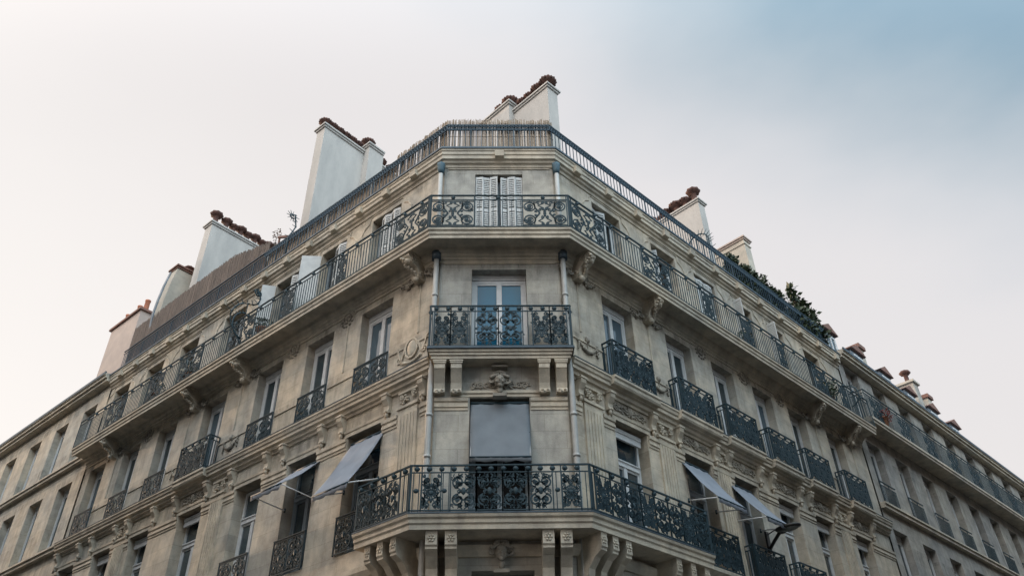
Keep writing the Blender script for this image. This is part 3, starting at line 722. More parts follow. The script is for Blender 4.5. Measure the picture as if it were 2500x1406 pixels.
def rail_run(mb,p0,p1,z0,z1,frieze,solid,step=.115,bar=.0085,top=.022,beads=1.0,endposts=True):
    """one straight stretch of railing between world points; solid=[(a,b)] stretches filled by scroll panels (distance from p0)"""
    v=(p1-p0); Lg=v.length; u=v.normalized(); n=Vector((-u.y,u.x,0))
    def P(t,z_): return Vector((p0.x+u.x*t,p0.y+u.y*t,z_))
    def bx(t0,t1,w_,za,zb):
        vs=[]
        for t in (t0,t1):
            for s_ in (-w_,w_):
                for z_ in (za,zb): vs.append(P(t,z_)+n*s_)
        mb.add(vs,[(0,1,3,2),(4,6,7,5),(0,4,5,1),(2,3,7,6),(0,2,6,4),(1,5,7,3)])
    bx(0,Lg,top,z1-.028,z1); bx(0,Lg,.012,z1-frieze-.02,z1-frieze); bx(0,Lg,.014,z0+.02,z0+.045)
    if endposts:
        bx(0,.028,.014,z0,z1-.028); bx(Lg-.028,Lg,.014,z0,z1-.028)
    t=.06
    while t<Lg-.04:
        if not any(a-.02<t<b+.02 for a,b in solid): bx(t-bar,t+bar,bar,z0,z1-frieze-.02)
        t+=step
    for a,b in solid:
        for t in (a,b): bx(t-.012,t+.012,.014,z0,z1-.028)
    if beads:
        k=beads*.5
        while k<Lg-.05:
            bead(mb,P(k,z1-.028-(frieze-.03)/2)+n*0,(frieze-.03)*.50); bx(k-.01,k+.01,.01,z1-frieze,z1-.028); k+=beads
def add_panels(parent,fac,d,solid,z0,h,kind,split=None,shift=None):
    for a,b in solid:
        n=1 if not split else max(1,round((b-a)/split)); wd=(b-a)/n
        for k in range(n): onfac('scroll_panel',panel(kind,wd-.02,h),fac,a+wd*(k+.5),d,z0,parent)

# fifth floor rail ------------------------------------------------------------
d5=.69; Z5a,Z5b=14.285,15.355
ringc=ringpts(sL,sR,d5); exL=d5*math.tan(AL/2); exR=d5*math.tan(AR/2)
SL=[(-.20,.98),(2.9,3.27),(5.17,5.72),(7.05,8.38),(9.87,11.1),(12.1,13.06),(14.6,15.8)]
SRr=[(-.18,1.06),(2.62,3.84),(5.4,5.87),(7.45,7.98),(9.5,9.9),(11.74,12.5),(13.5,14.0)]
mb=MB()
rail_run(mb,ringc[1],ringc[0],Z5a,Z5b,.15,[(a+exL,b+exL) for a,b in SL],beads=.62)
rail_run(mb,ringc[1],ringc[2],Z5a,Z5b,.15,[(.03,1.09),(2.28,3.38)],beads=1.12)
rail_run(mb,ringc[2],ringc[3],Z5a,Z5b,.15,[(a+exR,b+exR) for a,b in SRr],beads=.66)
r5=mb.build('railing','iron',slab5)
ph=Z5b-Z5a-.15-.07
add_panels(slab5,'L',d5,SL,Z5a+.045,ph,'A',1.15); add_panels(slab5,'R',d5,SRr,Z5a+.045,ph,'A',1.15)
for a,b in ((.03,1.09),(2.28,3.38)): onfac('scroll_panel',panel('A',b-a-.02,ph),'C',ringc[1].x+(a+b)/2,d5,Z5a+.045,slab5)

# roof rail ---------------------------------------------------------------------
ring=ringpts(sL,sR,-.02); Zra,Zrb=17.56,18.73
def roof_rail(p0,p1,band):
    mb=MB(); v=(p1-p0); Lg=v.length; u=v.normalized(); n=Vector((-u.y,u.x,0))
    def bx(t0,t1,w_,za,zb):
        vs=[]
        for t in (t0,t1):
            for s_ in (-w_,w_):
                for z_ in (za,zb): q_=p0+u*t+n*s_; vs.append((q_.x,q_.y,z_))
        mb.add(vs,[(0,1,3,2),(4,6,7,5),(0,4,5,1),(2,3,7,6),(0,2,6,4),(1,5,7,3)])
    bx(0,Lg,.022,Zrb-.03,Zrb); zb=Zrb-(.21 if band else .12)
    bx(0,Lg,.014,zb-.022,zb)
    t=.075;i=0
    while t<Lg:
        w_=.016 if i%8==4 else .009; bx(t-w_,t+w_,w_,Zra,zb-.022); t+=.150 if band else .13; i+=1
    if band:
        t=.0
        while t<Lg-.06:
            c=p0+u*(t+.05); zc=zb+.085
            P=[(c.x+u.x*.052*math.cos(a),c.y+u.y*.052*math.cos(a),zc+.075*math.sin(a)) for a in [2*pi*k/8 for k in range(9)]]
            mb.tube(P,.021,4); mb.blob(tuple(Vector((c.x,c.y,zc))),(.022,.022,.022),6,3); t+=.10
    return mb
A_=Vector(ring[1]); B_=Vector(ring[2]); Lq=wp('L',8.6,-.02,0); 
rr_=empty('roof_railing',parent=B)
roof_rail(A_,Lq,True).build('railing','ironblue',rr_); roof_rail(Lq,ring[0],False).build('railing','ironblue',rr_)
roof_rail(A_,B_,True).build('railing','ironblue',rr_); roof_rail(B_,ring[3],True).build('railing','ironblue',rr_)

# fourth floor corner balcony rail -------------------------------------------------
def box_rail(fac,c,wd,d,z0,z1,parent,kind='B',split=.4,side=True,fr=.12,back=.0):
    """three-sided window railing; panels are separate pieces"""
    mb=MB(); a=c-wd/2; b=c+wd/2
    rail_run(mb,wp(fac,a,d,0),wp(fac,b,d,0),z0,z1,fr,[(0.02,wd-.02)],beads=split/1.0)
    for s in (a,b):
        if side: rail_run(mb,wp(fac,s,d,0),wp(fac,s,back,0),z0,z1,fr,[],step=.07,beads=.2)
    o=mb.build('railing','iron',parent)
    add_panels(o,fac,d,[(a,b)],z0+.045,z1-z0-fr-.07,kind,split)
    return o
o4=empty('corner_railing',parent=bal4)
mb=MB(); z0,z1=11.045,12.17; Wd=1.60
PA,PB=Vector((-Wd,-.41,0)),Vector((Wd,-.41,0))
rail_run(mb,PA,PB,z0,z1,.15,[(.10,.47),(.47,.86),(1.02,1.55),(1.55,2.10),(2.32,2.72),(2.72,3.10)],step=.12,beads=.27)
rail_run(mb,PA,Vector((-Wd,.13,0)),z0,z1,.15,[],step=.12,beads=.3); rail_run(mb,PB,Vector((Wd,.13,0)),z0,z1,.15,[],step=.12,beads=.3)
mb.build('railing','iron',o4)
for a,b,k in ((.10,.47,'B'),(.47,.86,'B'),(1.02,1.55,'C'),(1.55,2.10,'C'),(2.32,2.72,'B'),(2.72,3.10,'B')):
    onfac('scroll_panel',panel(k,b-a-.01,z1-z0-.22),'C',-Wd+(a+b)/2,.41,z0+.045,o4)
# third floor corner balcony rail
z0,z1=7.17,8.12; d3=.755; rg=ringpts(1.34,3.58,d3,sh); mb=MB(); ph3=z1-z0-.15-.07
e3L=(rg[1]-rg[0]).length; e3R=(rg[3]-rg[2]).length; e3C=(rg[2]-rg[1]).length
def segs(a,b,n): return [(a+(b-a)*k/n,a+(b-a)*(k+1)/n) for k in range(n)]
SC3=[(.22,.60),(.78,1.28),(1.28,1.78),(1.78,2.28),(2.28,2.75),(2.92,3.28)]
SC3=[(a,min(b,e3C-.15)) for a,b in SC3]
S3L=segs(.30,e3L-.03,3); S3R=segs(.14,e3R-.05,8)
rail_run(mb,rg[1],rg[2],z0,z1,.15,SC3,beads=.24); rail_run(mb,rg[1],rg[0],z0,z1,.15,S3L,beads=.33); rail_run(mb,rg[2],rg[3],z0,z1,.15,S3R,beads=.45)
rail_run(mb,rg[0],wp('L',1.34,.0,0),z0,z1,.15,[],step=.07,beads=.2); rail_run(mb,rg[3],wp('R',3.58,0,0),z0,z1,.15,[],step=.07,beads=.2)
for t in (.12,.66,2.84):                                         # small bosses on the plain bars
    bead(mb,Vector((rg[1].x+t,rg[1].y,z0+.42)),.055)
r3=mb.build('railing','iron',bal3)
for i,(a,b) in enumerate(SC3): put('scroll_panel',panel('B' if i in (0,5) else 'C',b-a-.01,ph3),r3,(rg[1].x+(a+b)/2,rg[1].y,z0+.045),0)
uL=(rg[0]-rg[1]).normalized(); uR=(rg[3]-rg[2]).normalized()
for i,(a,b) in enumerate(S3L): p=rg[1]+uL*((a+b)/2); put('scroll_panel',panel('C',b-a-.01,ph3),r3,(p.x,p.y,z0+.045),ROT['L'])
for i,(a,b) in enumerate(S3R): p=rg[2]+uR*((a+b)/2); put('scroll_panel',panel('B' if i%3==0 else 'C',b-a-.01,ph3),r3,(p.x,p.y,z0+.045),ROT['R'])
# window rails, fourth floor
for i in (0,1,2,4,5,6): box_rail('L',WC['L'][i],WW['L'][i]+.04,.05,10.99,11.87,B,'C',.62,False,.05)
box_rail('L',WC['L'][3],WW['L'][3]+.30,.33,10.99,11.98,B,'B',.36,True,.13)
for i in range(6): box_rail('R',WC['R'][i],WW['R'][i]+.36,.32,10.96,11.96,B,'B',.36,True,.13)
# window rails, third floor
for i in range(7): box_rail('L',WC['L'][i],WW['L'][i]+.04,.06,7.2,8.06,B,'C',.62,False,.05)
for i in range(1,6): box_rail('R',WC['R'][i],WW['R'][i]+.3,.30,7.15,8.1,B,'B',.36,True,.12)
lr=MB()
for i in range(1,6): lin(lr,'R',[(-.02,6.95),(.2,6.95),(.35,7.05),(.36,7.13),(-.02,7.14)],WC['R'][i]-.8,WC['R'][i]+.8)
lr.build('window_ledge','trim',B)

# ------------------------------------------------------------------ spiked scroll guards
def spike_scroll(main,curls,sp=.2,closed_sp=True):
    """polyline in (out, z); spikes stand off it"""
    mb=MB(); 
    def T(p): return (0,-p[0],p[1])
    mb.tube([T(p) for p in main],.022,5)
    n=len(main)
    for i in range(1,n-1):
        a=Vector(main[i-1]); b=Vector(main[i+1]); t=(b-a).normalized(); nn=Vector((-t.y,t.x)); p=Vector(main[i])
        for sgn in ((1,) if i%3 else (1,-1)):
            q=p+nn*sp*sgn*(1 if sgn>0 else .5); mb.tube([T(p-nn*.03),T(q)],[.013,.006],4)
    for c in curls: mb.tube([T(p) for p in c],.012,4)
    return mb.mesh('spike_guard','iron')
cur=[(.42+.02+ .15*(1-.8*k/14)*math.cos(1.2+ -k*.55), 16.30+.15*(1-.8*k/14)*math.sin(1.2-k*.55)) for k in range(14,-1,-1)]
main=cur[::1]+[(.34,16.12),(.40,15.92),(.55,15.80),(.72,15.76),(.88,15.70),(1.00,15.60),(1.10,15.45),(1.18,15.28),(1.2,15.1)]
main=[(a,b) for a,b in main]
onfac('spike_guard',spike_scroll(main,[[(.72,15.76),(.71,15.3),(.72,14.3)],[(1.2,15.1),(1.1,14.8),(.9,14.6),(.72,14.35)],[(.95,15.0),(1.0,14.8),(.9,14.7)]],.17),'L',7.62,0,0,B,'curled iron guard with long spikes above the left balcony rail')
low=[(.72+.36*math.cos(a),14.95+.45*math.sin(a)) for a in [pi*.5-pi*k/12 for k in range(13)]]
onfac('spike_guard',spike_scroll(low,[],.12),'L',7.62,0,0,B)
def fan(c,r0,a0,a1,n=13): return [(c[0]+r0*math.cos(a0+(a1-a0)*k/n),c[1]+r0*math.sin(a0+(a1-a0)*k/n)) for k in range(n+1)]
cur2=[(.0+.14*(1-.8*k/12)*math.cos(2.4+k*.6),19.62+.14*(1-.8*k/12)*math.sin(2.4+k*.6)) for k in range(12,-1,-1)]
onfac('spike_guard',spike_scroll(cur2+[(-.16,19.45),(-.2,19.25),(-.12,19.0),(.0,18.7),(.0,17.6)],[],.15),'L',7.3,0,0,B,'small spiral iron guard standing by the tall white chimney')
onfac('spike_guard',spike_scroll([(-1.0,17.6),(-1.0,19.3)]+fan((-.55,19.2),.42,pi*.9,-.3,11)+[(-.1,18.8),(-.02,18.5)],[[(-.8,17.6),(-.8,19.4)],[(-.6,17.6),(-.6,19.6)],[(-.4,17.6),(-.4,19.6)],[(-.2,17.6),(-.2,19.4)]],.2),'R',8.1,0,0,B,'fan of iron spikes on the right roof terrace')
onfac('spike_guard',spike_scroll(fan((.45,15.2),.42,pi*1.05,-pi*.45,12),[[(.5,14.3),(.5,15.6)]],.12),'R',14.7,0,0,B)

# ------------------------------------------------------------------ rainwater pipes
def pipe(fac,s,label):
    mb=MB(); 
    mb.tube([wp(fac,s,.12,z_) for z_ in (13.86,13.0,11.0,8.0,3.0,.2)],.055,10)
    for z_ in (12.7,9.55,8.6,5.5): mb.tube([wp(fac,s,.12,z_-.03),wp(fac,s,.12,z_+.03)],.068,10)
    o=mb.build('drain_pipe','pipe',B,label=label)
    m2=MB(); m2.tube([wp(fac,s,.12,z_) for z_ in (16.72,14.29)],.05,10); m2.build('pipe_section','pipe',o)
    m3=MB(); m3.tube([wp(fac,s,.12,z_) for z_ in (16.70,16.82,17.0,17.06)],[.055,.085,.10,.10],6); m3.build('hopper','hopper',o)
    m4=MB(); m4.tube([wp(fac,s,.13,13.78),wp(fac,s,.13,14.0)],.10,8); m4.build('collar','lead',o)
pipe('L',.02,'pale rainwater pipe left of the corner front'); pipe('R',.02,'pale rainwater pipe right of the corner front')

# ------------------------------------------------------------------ chimneys
def pot_mesh(kind):
    mb=MB()
    if kind=='crown':
        mb.lathe([(.11,0),(.10,.10),(.095,.22),(.12,.24),(.19,.28),(.225,.33),(.22,.37),(.17,.42),(.10,.46),(.05,.47)],seg=16,wob=.10)
        for k in range(8): a=2*pi*k/8; mb.blob((.21*math.cos(a),.21*math.sin(a),.34),(.03,.03,.05),6,3)
    elif kind=='tall':
        mb.lathe([(.12,0),(.11,.2),(.11,.50),(.14,.52),(.24,.56),(.27,.62),(.26,.68),(.19,.74),(.08,.77)],seg=16,wob=.07)
    else: mb.lathe([(.13,0),(.12,.1),(.11,.62),(.13,.64),(.13,.70),(.09,.70)],seg=14)
    return mb.mesh('chimney_pot','terra' if kind!='plain' else 'terralight')
PM={k:pot_mesh(k) for k in ('crown','tall','plain')}
def stack(fac,s0,s1,secs,mt,capm,zb,label,pots=(),cap=.10,slope=None):
    """party-wall chimney: secs=[(out_front,out_back,s_a,s_b,ztop)]"""
    root=None
    for i,(df,db,a,b,zt) in enumerate(secs):
        mb=MB(); x0,x1=sorted((fx(fac,a),fx(fac,b))); mb.box(x0,x1,-df,-db,zb,zt)
        if slope and i==0:
            mb=MB(); mb.prism([(-o_,z_) for o_,z_ in slope],x0,x1,'x')
        if root is None: root=onfac('chimney_stack',mb.mesh('chimney_stack',mt),fac,0,0,0,B,label); body=root
        else:
            body=put('stack_section',mb.mesh('stack_section',mt),root)
        m2=MB(); m2.box(x0-cap,x1+cap,-df-cap,-db+(cap if i==len(secs)-1 else -.002),zt-.02,zt+.05); m2.box(x0-cap*.5,x1+cap*.5,-df-cap*.5,-db+(cap*.5 if i==len(secs)-1 else -.002),zt-.10,zt-.02)
        put('chimney_cap',m2.mesh('chimney_cap',capm),root)
    for (s,d,z_,kind,sc_) in pots:
        o=put('chimney_pot',PM[kind],root,(fx(fac,s),-d,z_),random.random()); o.scale=(sc_,)*3
    return root
P=[(7.50,-.75-.31*k,24.60,'crown',1.15) for k in range(6)]+[(7.3,-2.68,24.85,'crown',1.25),(7.3,-3.05,24.85,'crown',.9),(7.35,-3.45,24.5,'crown',1),(7.3,-3.95,24.4,'crown',1.1)]
stack('L',7.25,7.70,[(-.60,-2.50,7.25,7.72,24.56),(-2.50,-3.22,6.93,7.72,24.80),(-3.22,-4.3,7.12,7.72,24.30)],'plaster','plaster',17.6,'tall white rendered chimney stack with stepped top, second from the left',P)
P=[(14.85,-.80,24.05,'tall',1.0)]+[(14.85,-.95-.36*k,24.05,'tall',.92 if k%2 else .8) for k in range(1,8)]
stack('L',14.6,15.1,[(-.60,-4.0,14.6,15.12,24.0)],'plaster','plaster',17.6,'wide white rendered chimney stack with a row of mushroom pots on the left roof',P)
SLP=[(-.32,22.2),(-3.2,22.2),(-3.2,17.6),(-.16,17.6),(-.16,19.2),(-.10,19.9),(-.13,20.6),(-.20,21.4)]
P=[(16.3,-.9,22.25,'crown',.9),(16.3,-1.55,22.25,'plain',.75),(16.3,-2.6,22.25,'plain',.75)]
st3=stack('L',16.0,16.55,[(-.32,-3.2,16.0,16.55,22.2)],'oldplaster','tile',17.6,'stained chimney wall with flared front edge and short red pots at far left',P,slope=SLP)
mb=MB(); 
for k in range(len(SLP)-1):
    pass
pts=[SLP[4],SLP[5],SLP[6],SLP[7],SLP[0]]
for a,b in zip(pts,pts[1:]):
    mb.add([(-x,-o_,z_) for x in (16.46,16.60) for o_,z_ in (a,b,(b[0]+.05,b[1]),(a[0]+.05,a[1]))],[(0,1,2,3),(7,6,5,4),(0,4,5,1),(1,5,6,2),(2,6,7,3),(3,7,4,0)])
put('flashing',mb.mesh('flashing','zinc'),st3)
P=[(2.55,-2.15-.02,24.2,'crown',1.4),(2.55,-2.62,24.2,'crown',1.35),(2.55,-3.05,24.2,'crown',1.2),(2.55,-3.4,24.2,'crown',1.2),(2.4,-3.95,24.5,'crown',1.45),(2.4,-4.4,24.5,'crown',1.3),(2.4,-4.9,24.5,'plain',.5)]
stack('R',2.3,2.75,[(-1.98,-3.68,2.3,2.80,24.16),(-3.68,-5.2,2.05,2.80,24.5)],'plaster','plaster',18.5,'white chimney stack rising behind the corner terrace',P)
P=[(11.3,-2.05,24.1,'tall',1.1),(11.3,-2.5,24.1,'crown',1.3),(11.3,-2.95,24.1,'crown',1.45),(11.3,-3.5,24.1,'crown',1.3),(11.3,-3.75,24.0,'crown',1.1),(11.3,-4.3,24.1,'crown',1.35),(11.3,-4.8,24.0,'crown',1.1)]
stack('R',11.08,11.55,[(-1.80,-5.6,11.08,11.53,24.04)],'plaster','plaster',18.5,'white chimney stack with clustered pots behind the right roof rail',P)
stack('R',14.4,14.85,[(-1.80,-4.2,14.4,14.88,23.9)],'oldplaster','pinkwall',18.0,'low stained chimney stack with a pinkish cap and no pots',())
bc_=MB(); bc_.box(14.36,14.92,1.76,4.24,23.55,23.62); put('band',onfac('tmp',bc_.mesh('band','oldplaster'),'R',0,0,0,B).data,B,wp('R',0,0,0),ROT['R']); bpy.data.objects.remove(bpy.data.objects['tmp'])

# ------------------------------------------------------------------ neighbouring buildings
def neighbour(fac,s0,s1,cols,label,rows,ztop,zroof,name='neighbour_building',wallm='grey',d=.04):
    nb=empty(name,wp(fac,s0,0,0),ROT[fac]); tag(nb,label,'building')
    x0,x1=sorted((fx(fac,s0),fx(fac,s1))); sgn=-1 if fac=='L' else 1
    off=Vector((-fx(fac,s0),0,0))
    holes=[(fx(fac,c)-.56,fx(fac,c)+.56,a,b) for c in cols for a,b in rows]
    mb=wall_mesh(x0,x1,holes,0,ztop); me=mb.mesh('wall',wallm,recalc=False); put('wall',me,nb,off+Vector((0,-d,0)))
    m=MB(); m.box(x0+.02,x1-.02,.5,9,.1,ztop); put('inner_wall',m.mesh('inner_wall','dark'),nb,off)
    near=fx(fac,s0)
    m=MB(); xa,xb=sorted((near,near+sgn*.02)); 
    m.box(x0,x1,-.30,.2,ztop-.30,ztop-.18); m.box(x0,x1,-.38,.2,ztop-.178,ztop-.08); m.box(x0,x1,-.42,.2,ztop-.078,ztop); put('cornice',m.mesh('cornice','trim'),nb,off)
    m=MB(); m.prism([(-.35,ztop+.004),(.1,ztop+.05),(1.6,zroof-.8),(3.2,zroof),(9,zroof+.3),(9,ztop)],x0,x1,'x'); put('roof',m.mesh('roof','zinc'),nb,off)
    m=MB(); m.box(x0,x1,-.44,-.385,ztop-.05,ztop+.06); put('gutter',m.mesh('gutter','lead'),nb,off)
    fm,gm=None,None
    for a,b in rows:
        f,g=window_meshes(1.12,a,b,.26,4); fm=f.mesh('window','white'); gm=g.mesh('pane','glass')
        for c in cols:
            o=put('window',fm,nb,off+Vector((fx(fac,c),-d,a+.004))); put('pane',gm,o)
            if c-s0<12 or True:
                pass
    for k,(a,b) in enumerate(rows):
        m=MB(); m.box(x0,x1,-.16-d,-d,a-.24,a-.12); m.box(x0,x1,-.21-d,-d,a-.118,a-.05); put('course',m.mesh('course','trim'),nb,off)
    return nb,off
rowsR=[(15.0,17.35),(11.75,14.18),(8.3,10.9),(4.9,7.3),(1,3.6)]
colsR=[16.85+2.35*k for k in range(13)]
nbR,offR=neighbour('R',15.82,47,colsR,'pale grey stone building with small zinc dormers adjoining at far right',rowsR,17.75,21.6)
def inR(name,mb,m,parent=None): return put(name,mb.mesh(name,m),parent or nbR,offR if parent is None or parent==nbR else (0,0,0))
# balcony of the neighbour
m=MB(); m.box(15.9,47,-.62,0,14.62,14.72); m.box(15.9,47,-.66,0,14.722,14.82); bR=inR('balcony',m,'trim')
m=MB(); 
def lrail(mb,a,b,y,z0,z1,step=.12,fr=.14):
    mb.box(a,b,y-.02,y+.02,z1-.03,z1); mb.box(a,b,y-.01,y+.01,z1-fr-.02,z1-fr); mb.box(a,b,y-.012,y+.012,z0+.02,z0+.045)
    x=a
    while x<b: mb.box(x-.009,x+.009,y-.009,y+.009,z0,z1-fr-.02); x+=step
    x=a
    while x<b: mb.box(x-.012,x+.012,y-.012,y+.012,z1-fr,z1-.03); x+=.7
lrail(m,15.95,46.9,-.6,14.82,15.95); 
for x in (15.95,):
    m.box(x-.02,x+.02,-.6,0,15.92,15.95); m.box(x-.012,x+.012,-.6,0,15.79,15.81)
    for k in range(6): m.box(x-.009,x+.009,-.5+.09*k-.009,-.5+.09*k+.009,14.82,15.79)
put('railing',m.mesh('railing','iron'),bR)
for c in colsR[:9]:
    o=put('scroll_panel',panel('A',1.1,.85),bR,(c,-.6,14.87),0)
    m=MB(); lrail(m,c-.62,c+.62,-.10,11.75,12.6,.1); put('railing',m.mesh('railing','iron'),nbR,offR+Vector((0,0,0)))
# dormers, chimney
def dormer(xc,label=None,wd=1.15):
    m=MB(); z0,z1=18.3,20.35; yf=.95; m.prism([(yf,z0),(yf,z1),(2.9,z1+.0),(2.9,z0)],xc-wd/2,xc+wd/2,'x'); o=inR('dormer',m,'zinc')
    r=MB(); r.prism([(xc-wd/2-.14,z1+.002),(xc,z1+.38),(xc+wd/2+.14,z1+.002)],yf-.14,3.0,'y'); put('dormer_roof',r.mesh('dormer_roof','tile'),o)
    f=MB(); f.box(xc-.42,xc-.34,yf-.05,yf,z0+.35,z1-.2); f.box(xc+.34,xc+.42,yf-.05,yf,z0+.35,z1-.2); f.box(xc-.34,xc+.34,yf-.05,yf,z1-.28,z1-.2); f.box(xc-.04,xc+.04,yf-.05,yf,z0+.35,z1-.28); put('dormer_window',f.mesh('dormer_window','white'),o)
    g=MB(); g.box(xc-.34,xc-.04,yf-.02,yf-.005,z0+.35,z1-.28); g.box(xc+.04,xc+.34,yf-.02,yf-.005,z0+.35,z1-.28); put('pane',g.mesh('pane','glass'),o)
for xc in (18.5,21.1,23.9,26.6,29.3,32.0): dormer(xc)
for xc,zt in ((22.6,21.5),(30.4,21.7)):
    m=MB(); m.box(xc-.25,xc+.25,1.2,3.0,18.2,zt-.2); o=inR('chimney_stack',m,'oldplaster'); c=MB(); c.box(xc-.34,xc+.34,1.1,3.1,zt-.198,zt); put('chimney_cap',c.mesh('chimney_cap','tile'),o)
m=MB(); m.box(27.9,28.5,1.0,4.0,18.2,21.5); o=inR('chimney_stack',m,'grey'); c=MB(); c.box(27.8,28.6,.9,4.1,21.502,21.62); put('chimney_cap',c.mesh('chimney_cap','oldplaster'),o)
for k,(y,kd) in enumerate(((1.3,'tall'),(2.2,'plain'),(3.0,'plain'))): put('chimney_pot',PM[kd],o,(28.2,y,21.62))
# left neighbour (mostly past the picture's edge) with a pink chimney wall
rowsL=[(14.35,16.7),(11.0,13.5),(7.3,10.0),(4,6.3),(.6,3.4)]
nbL,offL=neighbour('L',18.02,44,[19.4+2.4*k for k in range(10)],'cream building beyond the flared chimney wall at far left',rowsL,17.6,20.6,wallm='stone')
m=MB(); m.box(-23.6,-20.9,1.2,1.8,18.5,22.75); o=put('chimney_stack',m.mesh('chimney_stack','pinkwall'),nbL,offL,0,'pink chimney wall at the far left')
m=MB(); m.box(-23.7,-20.8,1.1,1.9,22.752,22.86); put('chimney_cap',m.mesh('chimney_cap','tile'),o)
for x in (-21.2,-21.9,-23.0): put('chimney_pot',PM['plain'],o,(x,1.5,22.86))

# ------------------------------------------------------------------ terrace screens (stand on the terrace: things of their own)
def screen(name,fac_pts,z0,zf,m,label,cat,wd=.016,gap=.25,rag=.05,thick=.006):
    mb=MB()
    for p0,p1 in fac_pts:
        v=p1-p0; Lg=v.length; u=v.normalized(); n=Vector((-u.y,u.x,0)); t=0
        while t<Lg:
            ww=wd*random.uniform(.6,1.3)
            if random.random()>gap*.4:
                q=p0+u*t; z1=zf(t/Lg)+random.uniform(-rag,rag); dx=random.uniform(-.01,.01); y=random.uniform(-.01,.01)
                vs=[]
                for a in (0,ww):
                    for b in (-thick,thick): vs.append((q.x+u.x*a+n.x*(b+y),q.y+u.y*a+n.y*(b+y),z0))
                for a in (0,ww):
                    for b in (-thick,thick): vs.append((q.x+u.x*(a+dx)+n.x*(b+y),q.y+u.y*(a+dx)+n.y*(b+y),z1))
                mb.add(vs,[(0,1,3,2),(4,6,7,5),(0,4,5,1),(2,3,7,6),(0,2,6,4),(1,5,7,3)])
            t+=ww*(1+gap*random.uniform(.0,1.2))
        for z_ in (z0+.15,z0+.75,z0+1.3):
            if z_<zf(.5)-.1: mb.tube([p0+Vector((0,0,z_))-n*.01,p1+Vector((0,0,z_))-n*.01],.006)
    o=mb.build(name,m); tag(o,label,cat,'screens behind the roof rail'); return o
q=ringpts(2.2,.22,-.10)
screen('reed_screen',[(q[1],q[0]),(q[1],q[2]),(q[2],q[3])],17.58,lambda t:19.02,'reed','pale reed screen standing above the rail round the corner terrace','screen',.018,.35)
screen('reed_screen',[(wp('L',2.24,-.12,0),wp('L',8.55,-.12,0))],17.58,lambda t:18.72+.12*math.sin(t*9)*(t>.6),'reed','reed screen behind the left rail, level with its top, up to the tall chimney','screen',.024,.03)
screen('heather_screen',[(wp('L',8.6,-.12,0),wp('L',17.9,-.12,0))],17.58,lambda t:19.25+.65*min(1,t*4)-.25*max(0,t-.6),'heather','dark brown brushwood screen running along the left roof terrace to the far left','screen',.02,.02,.07,.012)

# ------------------------------------------------------------------ awnings
def awning(fac,c,wd,dt,zt,db,zb,arm,mt,label,valance=.12):
    root=empty('window_awning',wp(fac,c,0,zt),ROT[fac]); tag(root,label,'awning','canvas awnings on the third floor windows')
    m=MB(); n=12; vs=[];fs=[]; hw=wd/2
    for j in range(n+1):
        t=j/n; y=-(dt+(db-dt)*t); z_=(zb-zt)*t-.04*math.sin(pi*t)
        for i in range(13): vs.append((-hw+wd*i/12,y+.010*math.sin(i*2.1+t*3),z_+.014*math.sin(i*1.1+j*.6)*(1-abs(2*t-1)*.4)))
    for j in range(n):
        for i in range(12): fs.append((j*13+i,j*13+i+1,(j+1)*13+i+1,(j+1)*13+i))
    k=len(vs)
    for i in range(13): vs.append((-hw+wd*i/12,-db+.02*math.sin(i*1.9),(zb-zt)-valance+.014*math.sin(i*1.57)))
    for i in range(12): fs.append((n*13+i,n*13+i+1,k+i+1,k+i))
    m.add(vs,fs,True); me=m.mesh('canvas',mt,recalc=False); o=put('canvas',me,root); sol=o.modifiers.new('thick','SOLIDIFY'); sol.thickness=.006
    b=MB(); b.tube([(-hw,-db,zb-zt),(hw,-db,zb-zt)],.018,8); put('front_bar',b.mesh('front_bar','iron'),root); b=MB(); b.tube([(-hw,-dt,.01),(hw,-dt,.01)],.028,8); put('roller_bar',b.mesh('roller_bar','iron'),root)
    for sx in (-1,1):
        a=MB(); a.tube([(sx*hw*.97,-db,zb-zt),(sx*hw*.97,-arm[0],arm[1]-zt)],.013,6); put('arm',a.mesh('arm','white'),root)
        a=MB(); a.tube([(sx*hw*.97,-arm[0],arm[1]-zt-.05),(sx*hw*.97,-arm[0],arm[1]-zt+.05)],.022,6); put('arm_bracket',a.mesh('arm_bracket','iron'),root)
    return root
W_=WC['L']; V_=WC['R']
awning('L',W_[0]-.07,1.18,-.06,9.80,.85,8.28,(.03,8.62),'awning','steep blue-grey awning on the window left of the corner balcony')
awning('L',W_[1]-.14,1.14,-.04,9.76,.98,8.86,(.03,8.78),'awning','nearly flat awning, second window left of the corner balcony')
awning('R',V_[1]-.15,1.16,-.04,9.76,.84,8.56,(.03,8.72),'awning','blue-grey awning on the right front nearest the corner')
awning('R',V_[2]-.27,1.12,-.04,9.76,.86,8.60,(.03,8.72),'awning','blue-grey awning above the wall lamp on the right front')
awning('C',-.03,1.27,-.08,9.90,.22,8.52,(.05,9.1),'awninggrey','grey drop awning covering the corner window',.10)

# ------------------------------------------------------------------ wall lamp
lo=empty('wall_lamp',wp('R',7.5,0,8.55),ROT['R']); tag(lo,'dark wall-mounted street lamp with flat oval head under the right front','street lamp')
m=MB(); m.box(-.07,.07,-.05,0,-.35,.2); m.tube([(0,-.03,-.25),(-.10,-.25,-.12),(-.25,-.5,-.02),(-.34,-.66,.02)],.038,8); m.tube([(0,-.03,.12),(-.2,-.4,.12),(-.3,-.6,.04)],.012,6); put('bracket',m.mesh('bracket','lamp'),lo)
m=MB(); m.blob((-.42,-.86,.0),(.21,.36,.075),16,8); m.tube([(-.32,-.6,.0),(-.36,-.72,0)],.07,8); hd=put('lamp_head',m.mesh('lamp_head','lamp'),lo)
m=MB(); m.blob((-.43,-.9,-.035),(.15,.26,.06),14,7); put('lamp_glass',m.mesh('lamp_glass','lampglass'),hd)

